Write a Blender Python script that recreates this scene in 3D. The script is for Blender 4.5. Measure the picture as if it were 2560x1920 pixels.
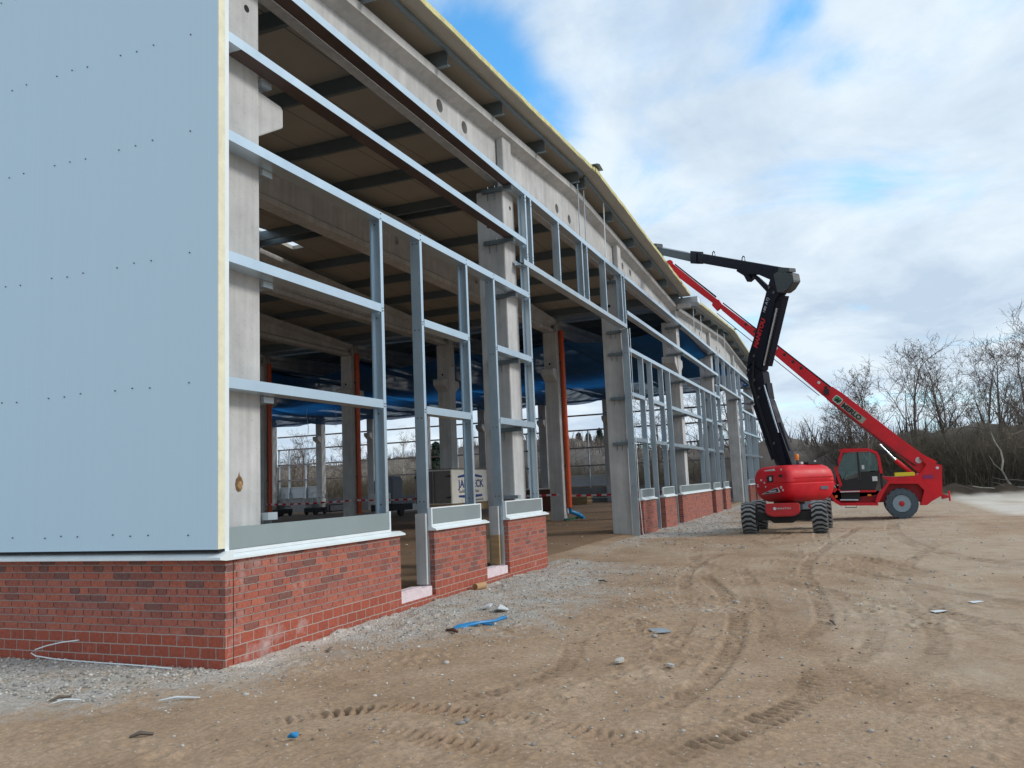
import bpy, bmesh, math, random
import numpy as np
from mathutils import Vector, Matrix
R = math.radians
random.seed(7); rng = np.random.default_rng(11)
for o in list(bpy.data.objects): bpy.data.objects.remove(o)
S = bpy.context.scene
COL = S.collection

# ------------------------------------------------------------------ camera
cam_d = bpy.data.cameras.new('camera'); cam = bpy.data.objects.new('camera', cam_d); COL.objects.link(cam)
cam_d.sensor_width = 36; cam_d.lens = 2063.55/2560*36; cam_d.clip_start = .05; cam_d.clip_end = 2000
_r = Vector((0.38196735, -0.92321597, -0.04210953)); _d = Vector((0.09586732, 0.08489998, -0.99176683)); _f = Vector((0.91919008, 0.37478562, 0.12093525))
cam.matrix_world = Matrix(((_r.x, -_d.x, -_f.x, -6.758), (_r.y, -_d.y, -_f.y, -5.977), (_r.z, -_d.z, -_f.z, 1.7), (0, 0, 0, 1)))
S.camera = cam
# ------------------------------------------------------------------ render look
S.view_settings.view_transform = 'Standard'; S.view_settings.look = 'None'
S.view_settings.exposure = 0.0; S.view_settings.gamma = 1; S.view_settings.use_curve_mapping = False
S.render.engine = 'CYCLES'
S.cycles.max_bounces = 8; S.cycles.transparent_max_bounces = 12
# ------------------------------------------------------------------ world: sky with broken cloud
SUN_EL, SUN_AZ = 32, -78         # azimuth measured from +X towards +Y (sun stands on the -Y side)
W = bpy.data.worlds.new('World'); S.world = W; W.use_nodes = True
nt = W.node_tree; nt.nodes.clear()
def N(t, **k):
    n = nt.nodes.new(t)
    for a, b in k.items(): setattr(n, a, b)
    return n
def LK(a, b): nt.links.new(a, b)
def math_n(op, a, b=None, clamp=False):
    n = N('ShaderNodeMath', operation=op); n.use_clamp = clamp
    for i, v in enumerate((a, b)):
        if v is None: continue
        if isinstance(v, (int, float)): n.inputs[i].default_value = v
        else: LK(v, n.inputs[i])
    return n.outputs[0]
out = N('ShaderNodeOutputWorld'); bg = N('ShaderNodeBackground'); LK(bg.outputs[0], out.inputs[0]); bg.inputs[1].default_value = 0.1
sky = N('ShaderNodeTexSky', sky_type='NISHITA'); sky.sun_disc = False; sky.sun_elevation = R(SUN_EL); sky.sun_rotation = R(90-SUN_AZ); sky.air_density = 1.0; sky.dust_density = .6; sky.ozone_density = 2.5
tc = N('ShaderNodeTexCoord'); sep = N('ShaderNodeSeparateXYZ'); LK(tc.outputs['Generated'], sep.inputs[0])
den = math_n('ADD', math_n('MAXIMUM', sep.outputs[2], 0.0), .22)
cb = N('ShaderNodeCombineXYZ'); LK(math_n('DIVIDE', sep.outputs[0], den), cb.inputs[0]); LK(math_n('DIVIDE', sep.outputs[1], den), cb.inputs[1]); cb.inputs[2].default_value = 3.1
n1 = N('ShaderNodeTexNoise'); n1.inputs['Scale'].default_value = 1.9; n1.inputs['Detail'].default_value = 9; n1.inputs['Roughness'].default_value = .60; n1.inputs['Distortion'].default_value = .5; LK(cb.outputs[0], n1.inputs['Vector'])
n2 = N('ShaderNodeTexNoise'); n2.inputs['Scale'].default_value = 1.9; n2.inputs['Detail'].default_value = 8; n2.inputs['Roughness'].default_value = .60; n2.inputs['Distortion'].default_value = .35
mp = N('ShaderNodeMapping'); mp.inputs['Location'].default_value = (4.7, 2.2, 0); LK(cb.outputs[0], mp.inputs[0]); LK(mp.outputs[0], n2.inputs['Vector'])
# openings in the cloud: (direction, cosine spread, strength)
gaps = [((0.828, 0.335, 0.456), .0016, .40), ((0.782, 0.367, 0.519), .0020, .34), ((0.866, 0.292, 0.408), .0010, .28), ((0.905, -0.018, 0.428), .0005, .20), ((0.877, 0.013, 0.481), .0004, .17), ((0.888, 0.044, 0.458), .0004, .14), ((0.952, -0.03, 0.303), .0005, .09)]
gsum = None
for d, w, s in gaps:
    d = Vector(d).normalized()
    v = N('ShaderNodeVectorMath', operation='DOT_PRODUCT'); LK(tc.outputs['Generated'], v.inputs[0]); v.inputs[1].default_value = d
    g = math_n('MULTIPLY', math_n('EXPONENT', math_n('DIVIDE', math_n('SUBTRACT', v.outputs['Value'], 1.0), w)), s)
    gsum = g if gsum is None else math_n('ADD', gsum, g)
dens = math_n('SUBTRACT', math_n('ADD', n1.outputs['Fac'], .17), gsum)
mr = N('ShaderNodeMapRange'); mr.interpolation_type = 'SMOOTHSTEP'; mr.inputs[1].default_value = .27; mr.inputs[2].default_value = .66; LK(dens, mr.inputs[0])
cr = N('ShaderNodeValToRGB'); cr.color_ramp.elements[0].position = .36; cr.color_ramp.elements[0].color = (5.6, 6.9, 8.4, 1); cr.color_ramp.elements[1].position = .60; cr.color_ramp.elements[1].color = (8.2, 9.3, 10.2, 1)
LK(n2.outputs['Fac'], cr.inputs[0])
skb = N('ShaderNodeMix', data_type='RGBA', blend_type='MULTIPLY'); skb.inputs[0].default_value = 1; LK(sky.outputs[0], skb.inputs[6]); skb.inputs[7].default_value = (1.35, 2.7, 3.1, 1)
mx = N('ShaderNodeMix', data_type='RGBA'); LK(mr.outputs[0], mx.inputs[0]); LK(skb.outputs[2], mx.inputs[6]); LK(cr.outputs[0], mx.inputs[7])
LK(mx.outputs[2], bg.inputs[0])
# ------------------------------------------------------------------ sun (behind thin cloud)
sd = bpy.data.lights.new('sun', 'SUN'); sd.energy = 1.9; sd.angle = R(14); sd.color = (1, .95, .88)
sun = bpy.data.objects.new('sun', sd); COL.objects.link(sun)
_sa = R(SUN_AZ); sv = Vector((math.cos(_sa)*math.cos(R(SUN_EL)), math.sin(_sa)*math.cos(R(SUN_EL)), math.sin(R(SUN_EL))))
sun.rotation_euler = sv.to_track_quat('Z', 'Y').to_euler()

# ================================================================== helpers
def tag(o, label=None, cat=None, group=None, kind=None):
    if label: o['label'] = label
    if cat: o['category'] = cat
    if group: o['group'] = group
    if kind: o['kind'] = kind
    return o
def thing(name, label, cat, loc=(0, 0, 0), group=None):
    o = bpy.data.objects.new(name, None); COL.objects.link(o); o.location = loc; o.empty_display_size = .2
    return tag(o, label, cat, group)
class MB:
    def __init__(s): s.v = []; s.f = []
    def add(s, vs, fs):
        n = len(s.v); s.v += [tuple(p) for p in vs]; s.f += [tuple(i+n for i in f) for f in fs]; return s
    def box(s, x0, y0, z0, x1, y1, z1):
        return s.add([(x0, y0, z0), (x1, y0, z0), (x1, y1, z0), (x0, y1, z0), (x0, y0, z1), (x1, y0, z1), (x1, y1, z1), (x0, y1, z1)],
                     [(0, 3, 2, 1), (4, 5, 6, 7), (0, 1, 5, 4), (1, 2, 6, 5), (2, 3, 7, 6), (3, 0, 4, 7)])
    def obox(s, c, sz, m):                       # oriented box, m = Matrix 3x3
        h = Vector(sz)/2; vs = []
        for z in (-1, 1):
            for x, y in ((-1, -1), (1, -1), (1, 1), (-1, 1)): vs.append(Vector(c)+m@Vector((x*h.x, y*h.y, z*h.z)))
        return s.add(vs, [(0, 3, 2, 1), (4, 5, 6, 7), (0, 1, 5, 4), (1, 2, 6, 5), (2, 3, 7, 6), (3, 0, 4, 7)])
    def prism(s, pts, ax, a, b):
        def P(p, t): return (t, p[0], p[1]) if ax == 'x' else (p[0], t, p[1]) if ax == 'y' else (p[0], p[1], t)
        n = len(pts); vs = [P(p, a) for p in pts]+[P(p, b) for p in pts]
        return s.add(vs, [tuple(range(n)), tuple(range(2*n-1, n-1, -1))]+[(i, n+i, n+(i+1) % n, (i+1) % n) for i in range(n)])
    def prismF(s, pts, F, a, b):                 # F(u, w, t) -> world
        n = len(pts); vs = [F(p[0], p[1], a) for p in pts]+[F(p[0], p[1], b) for p in pts]
        return s.add(vs, [tuple(range(n)), tuple(range(2*n-1, n-1, -1))]+[(i, n+i, n+(i+1) % n, (i+1) % n) for i in range(n)])
    def tube(s, p0, p1, r0, r1=None, n=10, caps=True):
        r1 = r0 if r1 is None else r1; p0 = Vector(p0); p1 = Vector(p1); d = (p1-p0).normalized()
        a = d.cross(Vector((0, 0, 1)) if abs(d.z) < .9 else Vector((1, 0, 0))).normalized(); b = d.cross(a)
        vs = [p+(a*math.cos(2*math.pi*i/n)+b*math.sin(2*math.pi*i/n))*r for p, r in ((p0, r0), (p1, r1)) for i in range(n)]
        fs = [(i, (i+1) % n, n+(i+1) % n, n+i) for i in range(n)]
        if caps: fs += [tuple(range(n-1, -1, -1)), tuple(range(n, 2*n))]
        return s.add(vs, fs)
    def path(s, pts, r, n=6):
        pts = [Vector(p) for p in pts]; vs = []
        for i, p in enumerate(pts):
            d = (pts[min(i+1, len(pts)-1)]-pts[max(i-1, 0)]).normalized()
            a = d.cross(Vector((0, 0, 1)) if abs(d.z) < .95 else Vector((1, 0, 0))).normalized(); b = d.cross(a)
            rr = r[i] if isinstance(r, (list, tuple)) else r
            vs += [p+(a*math.cos(2*math.pi*k/n)+b*math.sin(2*math.pi*k/n))*rr for k in range(n)]
        fs = [(j*n+k, j*n+(k+1) % n, (j+1)*n+(k+1) % n, (j+1)*n+k) for j in range(len(pts)-1) for k in range(n)]
        fs += [tuple(range(n-1, -1, -1)), tuple(range((len(pts)-1)*n, len(pts)*n))]
        return s.add(vs, fs)
    def lathe(s, prof, c, ax='y', n=32, t0=0, caps=True):   # prof (r, h); closed rings between ends
        c = Vector(c); vs = []
        for r, h in prof:
            for i in range(n):
                a = 2*math.pi*i/n+t0; u, v = r*math.cos(a), r*math.sin(a)
                vs.append(c+(Vector((u, h, v)) if ax == 'y' else Vector((h, u, v)) if ax == 'x' else Vector((u, v, h))))
        m = len(prof)
        fs = [(j*n+i, j*n+(i+1) % n, (j+1)*n+(i+1) % n, (j+1)*n+i) for j in range(m-1) for i in range(n)]
        if caps: fs += [tuple(range(n)), tuple(range((m-1)*n, m*n))]
        return s.add(vs, fs)
    def build(s, name, mat, parent=None, smooth=False, bevel=0, recalc=True):
        me = bpy.data.meshes.new(name); me.from_pydata(s.v, [], s.f)
        if recalc:
            bm = bmesh.new(); bm.from_mesh(me); bmesh.ops.recalc_face_normals(bm, faces=bm.faces)
            if bevel:
                bmesh.ops.bevel(bm, geom=list(bm.edges), offset=bevel, segments=2, affect='EDGES', clamp_overlap=True)
            bm.to_mesh(me); bm.free()
        if smooth:
            me.polygons.foreach_set('use_smooth', [True]*len(me.polygons))
            try: me.set_sharp_from_angle(angle=R(38))
            except Exception: pass
        me.materials.append(mat)
        o = bpy.data.objects.new(name, me); COL.objects.link(o)
        if parent: o.parent = parent
        if parent:
            pw = parent; off = Vector((0, 0, 0))
            while pw is not None: off += Vector(pw.location); pw = pw.parent
            if off.length > 0: o.location = -off    # meshes are written in world coordinates
        return o
def holed(outline, holes, ax, a, b):
    """polygon with round holes extruded along ax; outline in the other two coordinates"""
    bm = bmesh.new()
    def P(p, t): return (t, p[0], p[1]) if ax == 'x' else (p[0], t, p[1])
    loops = [outline]+[[(hx+r*math.cos(2*math.pi*i/20), hz+r*math.sin(2*math.pi*i/20)) for i in range(20)] for hx, hz, r in holes]
    es = []
    for lp in loops:
        vs = [bm.verts.new(P(p, a)) for p in lp]
        es += [bm.edges.new((vs[i], vs[(i+1) % len(vs)])) for i in range(len(vs))]
    bmesh.ops.triangle_fill(bm, edges=es, use_beauty=True)
    r = bmesh.ops.extrude_face_region(bm, geom=list(bm.faces))
    v = Vector(P((0, 0), b-a)) if ax == 'x' else Vector((0, b-a, 0))
    if ax == 'x': v = Vector((b-a, 0, 0))
    bmesh.ops.translate(bm, verts=[g for g in r['geom'] if isinstance(g, bmesh.types.BMVert)], vec=v)
    m = MB(); bm.verts.index_update()
    m.add([x.co[:] for x in bm.verts], [[x.index for x in f.verts] for f in bm.faces]); bm.free()
    return m
def text_obj(name, body, size, mat, parent, origin, xdir, ydir, thick=.004, shear=0, sx=1, bold=0):
    c = bpy.data.curves.new(name, 'FONT'); c.body = body; c.size = size; c.extrude = thick; c.shear = shear; c.offset = bold; c.resolution_u = 3
    t = bpy.data.objects.new(name, c); COL.objects.link(t)
    dg = bpy.context.evaluated_depsgraph_get(); dg.update()
    me = bpy.data.meshes.new_from_object(t.evaluated_get(dg)); bpy.data.objects.remove(t); bpy.data.curves.remove(c)
    xd = Vector(xdir).normalized(); yd = Vector(ydir).normalized(); zd = xd.cross(yd); o_ = Vector(origin)
    for v in me.vertices: v.co = o_+xd*v.co.x*sx+yd*v.co.y+zd*v.co.z
    me.materials.clear(); me.materials.append(mat)
    o = bpy.data.objects.new(name, me); COL.objects.link(o)
    if parent:
        o.parent = parent; off = Vector((0, 0, 0)); pw = parent
        while pw is not None: off += Vector(pw.location); pw = pw.parent
        o.location = -off
    return o

# ================================================================== materials
MT = {}
def mat(name, col, rough=.7, metal=0, spec=.5, noise=None, bump=None, coat=0, alpha=None):
    """noise=(scale, amount, detail) multiplies the colour, bump=(scale, strength)"""
    m = bpy.data.materials.new(name); m.use_nodes = True; t = m.node_tree; b = t.nodes['Principled BSDF']
    b.inputs['Base Color'].default_value = (*col, 1); b.inputs['Roughness'].default_value = rough; b.inputs['Metallic'].default_value = metal
    b.inputs['Specular IOR Level'].default_value = spec; b.inputs['Coat Weight'].default_value = coat
    g = t.nodes.new('ShaderNodeNewGeometry')
    if noise:
        n = t.nodes.new('ShaderNodeTexNoise'); n.inputs['Scale'].default_value = noise[0]; n.inputs['Detail'].default_value = noise[2] if len(noise) > 2 else 5; n.inputs['Roughness'].default_value = .62
        mpn = t.nodes.new('ShaderNodeMapping'); t.links.new(g.outputs['Position'], mpn.inputs[0]); t.links.new(mpn.outputs[0], n.inputs['Vector'])
        if len(noise) > 3: mpn.inputs['Scale'].default_value = noise[3]
        r = t.nodes.new('ShaderNodeMapRange'); r.inputs[1].default_value = .3; r.inputs[2].default_value = .7; r.inputs[3].default_value = 1-noise[1]; r.inputs[4].default_value = 1+noise[1]
        t.links.new(n.outputs['Fac'], r.inputs[0])
        x = t.nodes.new('ShaderNodeMix'); x.data_type = 'RGBA'; x.blend_type = 'MULTIPLY'; x.inputs[0].default_value = 1; x.inputs[6].default_value = (*col, 1)
        t.links.new(r.outputs[0], x.inputs[7]); t.links.new(x.outputs[2], b.inputs['Base Color'])
        r2 = t.nodes.new('ShaderNodeMapRange'); r2.inputs[1].default_value = .3; r2.inputs[2].default_value = .7; rv = min(.12, noise[1]); r2.inputs[3].default_value = max(0, rough-rv); r2.inputs[4].default_value = min(1, rough+rv)
        t.links.new(n.outputs['Fac'], r2.inputs[0]); t.links.new(r2.outputs[0], b.inputs['Roughness'])
    if bump:
        n = t.nodes.new('ShaderNodeTexNoise'); n.inputs['Scale'].default_value = bump[0]; n.inputs['Detail'].default_value = 6; t.links.new(g.outputs['Position'], n.inputs['Vector'])
        bp = t.nodes.new('ShaderNodeBump'); bp.inputs['Strength'].default_value = bump[1]; bp.inputs['Distance'].default_value = .02
        t.links.new(n.outputs['Fac'], bp.inputs['Height']); t.links.new(bp.outputs[0], b.inputs['Normal'])
    MT[name] = m
    return m
def nodes_of(m): return m.node_tree, m.node_tree.nodes['Principled BSDF']
def concrete_mat(name, col):
    m = mat(name, col, .88, spec=.3); t, b = nodes_of(m); nn = t.nodes.new; lk = t.links.new
    g = nn('ShaderNodeNewGeometry')
    a = nn('ShaderNodeTexNoise'); a.inputs['Scale'].default_value = 1.3; a.inputs['Detail'].default_value = 8; a.inputs['Roughness'].default_value = .65; lk(g.outputs['Position'], a.inputs['Vector'])
    mp_ = nn('ShaderNodeMapping'); mp_.inputs['Scale'].default_value = (9, 9, .5); lk(g.outputs['Position'], mp_.inputs[0])
    s_ = nn('ShaderNodeTexNoise'); s_.inputs['Scale'].default_value = 1; s_.inputs['Detail'].default_value = 4; lk(mp_.outputs[0], s_.inputs['Vector'])
    v = nn('ShaderNodeTexVoronoi'); v.inputs['Scale'].default_value = 17; lk(g.outputs['Position'], v.inputs['Vector'])
    pr = nn('ShaderNodeMapRange'); pr.inputs[1].default_value = .07; pr.inputs[2].default_value = .12; pr.inputs[3].default_value = .55; pr.inputs[4].default_value = 1; lk(v.outputs['Distance'], pr.inputs[0])
    r1 = nn('ShaderNodeMapRange'); r1.inputs[1].default_value = .3; r1.inputs[2].default_value = .7; r1.inputs[3].default_value = .80; r1.inputs[4].default_value = 1.15; lk(a.outputs['Fac'], r1.inputs[0])
    r2 = nn('ShaderNodeMapRange'); r2.inputs[1].default_value = .35; r2.inputs[2].default_value = .65; r2.inputs[3].default_value = .90; r2.inputs[4].default_value = 1.06; lk(s_.outputs['Fac'], r2.inputs[0])
    k = nn('ShaderNodeMath'); k.operation = 'MULTIPLY'; lk(r1.outputs[0], k.inputs[0]); lk(r2.outputs[0], k.inputs[1])
    k2 = nn('ShaderNodeMath'); k2.operation = 'MULTIPLY'; lk(k.outputs[0], k2.inputs[0]); lk(pr.outputs[0], k2.inputs[1])
    x = nn('ShaderNodeMix'); x.data_type = 'RGBA'; x.blend_type = 'MULTIPLY'; x.inputs[0].default_value = 1; x.inputs[6].default_value = (*col, 1); lk(k2.outputs[0], x.inputs[7]); lk(x.outputs[2], b.inputs['Base Color'])
    bp = nn('ShaderNodeBump'); bp.inputs['Strength'].default_value = .25; bp.inputs['Distance'].default_value = .01; lk(k2.outputs[0], bp.inputs['Height']); lk(bp.outputs[0], b.inputs['Normal'])
    return m
def brick_mat(name, bw, rh, mortar, cols, mort_col, stain):
    m = mat(name, (.3, .08, .06), .85, spec=.3); t, b = nodes_of(m); nn = t.nodes.new; lk = t.links.new
    g = nn('ShaderNodeNewGeometry'); sp = nn('ShaderNodeSeparateXYZ'); lk(g.outputs['Position'], sp.inputs[0])
    ad = nn('ShaderNodeMath'); ad.operation = 'ADD'; lk(sp.outputs[0], ad.inputs[0]); lk(sp.outputs[1], ad.inputs[1])
    ad2 = nn('ShaderNodeMath'); ad2.operation = 'ADD'; lk(ad.outputs[0], ad2.inputs[0]); ad2.inputs[1].default_value = 50
    az = nn('ShaderNodeMath'); az.operation = 'ADD'; lk(sp.outputs[2], az.inputs[0]); az.inputs[1].default_value = (-.313+rh*40 if rh < .1 else -.313+rh*40)
    c = nn('ShaderNodeCombineXYZ'); lk(ad2.outputs[0], c.inputs[0]); lk(az.outputs[0], c.inputs[1])
    # slight wobble so that the courses are not ruled lines
    wn = nn('ShaderNodeTexNoise'); wn.inputs['Scale'].default_value = 7; lk(g.outputs['Position'], wn.inputs['Vector'])
    wv = nn('ShaderNodeVectorMath'); wv.operation = 'SCALE'; wv.inputs[3].default_value = .012; lk(wn.outputs['Color'], wv.inputs[0])
    wa = nn('ShaderNodeVectorMath'); lk(c.outputs[0], wa.inputs[0]); lk(wv.outputs[0], wa.inputs[1])
    br = nn('ShaderNodeTexBrick'); lk(wa.outputs[0], br.inputs['Vector']); br.inputs['Scale'].default_value = 1
    br.offset = .5; br.offset_frequency = 2; br.squash = .62 if rh < .1 else 1; br.squash_frequency = 3
    br.inputs['Brick Width'].default_value = bw; br.inputs['Row Height'].default_value = rh; br.inputs['Mortar Size'].default_value = mortar; br.inputs['Mortar Smooth'].default_value = .25; br.inputs['Bias'].default_value = 0
    br.inputs['Color1'].default_value = (0, 0, 0, 1); br.inputs['Color2'].default_value = (1, 1, 1, 1); br.inputs['Mortar'].default_value = (.5, .5, .5, 1)
    cr_ = nn('ShaderNodeValToRGB'); e = cr_.color_ramp.elements
    e[0].position = 0; e[0].color = (*cols[0], 1); e[1].position = 1; e[1].color = (*cols[-1], 1)
    for i, cc in enumerate(cols[1:-1]): k = e.new((i+1)/(len(cols)-1)); k.color = (*cc, 1)
    lk(br.outputs['Color'], cr_.inputs[0])
    fn = nn('ShaderNodeTexNoise'); fn.inputs['Scale'].default_value = 26; fn.inputs['Detail'].default_value = 7; fn.inputs['Roughness'].default_value = .7; lk(g.outputs['Position'], fn.inputs['Vector'])
    fr = nn('ShaderNodeMapRange'); fr.inputs[1].default_value = .3; fr.inputs[2].default_value = .7; fr.inputs[3].default_value = .72; fr.inputs[4].default_value = 1.28; lk(fn.outputs['Fac'], fr.inputs[0])
    x1 = nn('ShaderNodeMix'); x1.data_type = 'RGBA'; x1.blend_type = 'MULTIPLY'; x1.inputs[0].default_value = 1; lk(cr_.outputs[0], x1.inputs[6]); lk(fr.outputs[0], x1.inputs[7])
    # lime bloom on the bricks: stronger near the corner and near the ground of the long side
    bn = nn('ShaderNodeTexNoise'); bn.inputs['Scale'].default_value = 2.6; bn.inputs['Detail'].default_value = 7; bn.inputs['Roughness'].default_value = .7; lk(g.outputs['Position'], bn.inputs['Vector'])
    ex = nn('ShaderNodeMapRange'); ex.inputs[1].default_value = 0.1; ex.inputs[2].default_value = 2.6; ex.inputs[3].default_value = .29; ex.inputs[4].default_value = .0; lk(sp.outputs[0], ex.inputs[0])
    fy = nn('ShaderNodeMapRange'); fy.inputs[1].default_value = -.02; fy.inputs[2].default_value = .01; fy.inputs[3].default_value = 1; fy.inputs[4].default_value = -0.1; lk(sp.outputs[1], fy.inputs[0])
    fm = nn('ShaderNodeMath'); fm.operation = 'MULTIPLY'; lk(ex.outputs[0], fm.inputs[0]); lk(fy.outputs[0], fm.inputs[1])
    zz = nn('ShaderNodeMapRange'); zz.inputs[1].default_value = .02; zz.inputs[2].default_value = .30; zz.inputs[3].default_value = 1.6; zz.inputs[4].default_value = 1; lk(sp.outputs[2], zz.inputs[0])
    fz = nn('ShaderNodeMath'); fz.operation = 'MULTIPLY'; lk(fm.outputs[0], fz.inputs[0]); lk(zz.outputs[0], fz.inputs[1])
    sm = nn('ShaderNodeMath'); sm.operation = 'ADD'; lk(bn.outputs['Fac'], sm.inputs[0]); lk(fz.outputs[0], sm.inputs[1])
    sr = nn('ShaderNodeMapRange'); sr.inputs[1].default_value = .60; sr.inputs[2].default_value = .84; sr.inputs[3].default_value = 0; sr.inputs[4].default_value = stain; lk(sm.outputs[0], sr.inputs[0])
    x2 = nn('ShaderNodeMix'); x2.data_type = 'RGBA'; lk(sr.outputs[0], x2.inputs[0]); lk(x1.outputs[2], x2.inputs[6]); x2.inputs[7].default_value = (.50, .43, .42, 1)
    dv = nn('ShaderNodeMath'); dv.operation = 'DIVIDE'; lk(az.outputs[0], dv.inputs[0]); dv.inputs[1].default_value = rh
    fc_ = nn('ShaderNodeMath'); fc_.operation = 'FRACT'; lk(dv.outputs[0], fc_.inputs[0]); pp_ = nn('ShaderNodeMath'); pp_.operation = 'PINGPONG'; lk(fc_.outputs[0], pp_.inputs[0]); pp_.inputs[1].default_value = .5
    bj = nn('ShaderNodeMapRange'); bj.inputs[1].default_value = .10; bj.inputs[2].default_value = .17; bj.inputs[3].default_value = 0; bj.inputs[4].default_value = 1 if rh < .1 else .2; lk(pp_.outputs[0], bj.inputs[0])
    mc = nn('ShaderNodeMix'); mc.data_type = 'RGBA'; lk(bj.outputs[0], mc.inputs[0]); mc.inputs[6].default_value = (*mort_col, 1); mc.inputs[7].default_value = (.09, .05, .045, 1)
    x3 = nn('ShaderNodeMix'); x3.data_type = 'RGBA'; lk(br.outputs['Fac'], x3.inputs[0]); lk(x2.outputs[2], x3.inputs[6]); lk(mc.outputs[2], x3.inputs[7])
    lk(x3.outputs[2], b.inputs['Base Color'])
    iv = nn('ShaderNodeMath'); iv.operation = 'SUBTRACT'; iv.inputs[0].default_value = 1; lk(br.outputs['Fac'], iv.inputs[1])
    ah = nn('ShaderNodeMath'); ah.operation = 'MULTIPLY_ADD'; lk(fn.outputs['Fac'], ah.inputs[0]); ah.inputs[1].default_value = .3; lk(iv.outputs[0], ah.inputs[2])
    bp = nn('ShaderNodeBump'); bp.inputs['Strength'].default_value = .9; bp.inputs['Distance'].default_value = .009; lk(ah.outputs[0], bp.inputs['Height']); lk(bp.outputs[0], b.inputs['Normal'])
    return m
M_conc = concrete_mat('concrete', (.50, .50, .495))
M_conc2 = concrete_mat('concrete_plinth_grey', (.28, .28, .28))
M_brick = brick_mat('facing_brick', .225, .0785, .006, [(.17, .085, .075), (.30, .095, .070), (.37, .112, .075), (.32, .115, .09), (.41, .13, .085), (.36, .105, .070)], (.31, .265, .24), .8)
M_brickb = brick_mat('base_brick', .205, .114, .007, [(.30, .075, .048), (.36, .09, .055), (.33, .08, .05)], (.42, .33, .29), .9)
M_galv = mat('galvanised_steel', (.55, .65, .72), .34, .78, noise=(2.5, .04, 3))
M_galvd = mat('galvanised_weathered', (.50, .57, .62), .44, .75, noise=(3, .06, 4))
M_purlin = mat('purlin_steel', (.20, .25, .28), .5, .7, noise=(3, .10, 5))
M_white = mat('white_flashing', (.72, .78, .80), .4, .0, noise=(4, .05, 4))
M_sill = mat('sill_panel_grey', (.38, .465, .485), .32, .55, noise=(2, .03, 3))
M_foam = mat('yellow_insulation_foam', (.72, .69, .52), .9, noise=(6, .12, 6), bump=(30, .3))
M_foamr = mat('roof_insulation_foam', (.56, .53, .27), .9, noise=(5, .25, 7), bump=(25, .4))
M_capg = mat('grey_folded_cap', (.30, .36, .38), .4, .5)
M_orange = mat('orange_plastic_pipe', (.62, .085, .015), .4, noise=(4, .1, 4))
M_dark = mat('dark_gap', (.012, .012, .013), .9)
M_bolt = mat('bolt_steel', (.14, .14, .15), .5, .7)
# facade panel: silver blue lacquer with fine vertical micro ribs
M_panel = mat('silver_facade_panel', (.54, .71, .83), .5, .05, spec=.35)
t, b = nodes_of(M_panel); g = t.nodes.new('ShaderNodeNewGeometry'); mp_ = t.nodes.new('ShaderNodeMapping'); mp_.inputs['Scale'].default_value = (1, 90, .10); t.links.new(g.outputs['Position'], mp_.inputs[0])
n_ = t.nodes.new('ShaderNodeTexNoise'); n_.inputs['Scale'].default_value = 1; n_.inputs['Detail'].default_value = 3; n_.inputs['Roughness'].default_value = .75; t.links.new(mp_.outputs[0], n_.inputs['Vector'])
r_ = t.nodes.new('ShaderNodeMapRange'); r_.inputs[1].default_value = .3; r_.inputs[2].default_value = .72; r_.inputs[3].default_value = .975; r_.inputs[4].default_value = 1.03; t.links.new(n_.outputs['Fac'], r_.inputs[0])
x_ = t.nodes.new('ShaderNodeMix'); x_.data_type = 'RGBA'; x_.blend_type = 'MULTIPLY'; x_.inputs[0].default_value = 1; x_.inputs[6].default_value = (.54, .71, .83, 1); t.links.new(r_.outputs[0], x_.inputs[7]); t.links.new(x_.outputs[2], b.inputs['Base Color'])
# roof soffit: warm grey sheet with panel joints running down the slope
M_soffit = mat('roof_sheet_cream', (.38, .36, .31), .6)
t, b = nodes_of(M_soffit); g = t.nodes.new('ShaderNodeNewGeometry'); sp = t.nodes.new('ShaderNodeSeparateXYZ'); t.links.new(g.outputs['Position'], sp.inputs[0])
fr = t.nodes.new('ShaderNodeMath'); fr.operation = 'FRACT'; t.links.new(sp.outputs[1], fr.inputs[0])
gt = t.nodes.new('ShaderNodeMath'); gt.operation = 'LESS_THAN'; gt.inputs[1].default_value = .018; t.links.new(fr.outputs[0], gt.inputs[0])
n_ = t.nodes.new('ShaderNodeTexNoise'); n_.inputs['Scale'].default_value = 1.5; n_.inputs['Detail'].default_value = 5; t.links.new(g.outputs['Position'], n_.inputs['Vector'])
r_ = t.nodes.new('ShaderNodeMapRange'); r_.inputs[3].default_value = .85; r_.inputs[4].default_value = 1.12; t.links.new(n_.outputs['Fac'], r_.inputs[0])
x_ = t.nodes.new('ShaderNodeMix'); x_.data_type = 'RGBA'; x_.blend_type = 'MULTIPLY'; x_.inputs[0].default_value = 1; x_.inputs[6].default_value = (.38, .36, .31, 1); t.links.new(r_.outputs[0], x_.inputs[7])
y_ = t.nodes.new('ShaderNodeMix'); y_.data_type = 'RGBA'; t.links.new(gt.outputs[0], y_.inputs[0]); t.links.new(x_.outputs[2], y_.inputs[6]); y_.inputs[7].default_value = (.08, .07, .06, 1); t.links.new(y_.outputs[2], b.inputs['Base Color'])
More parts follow.
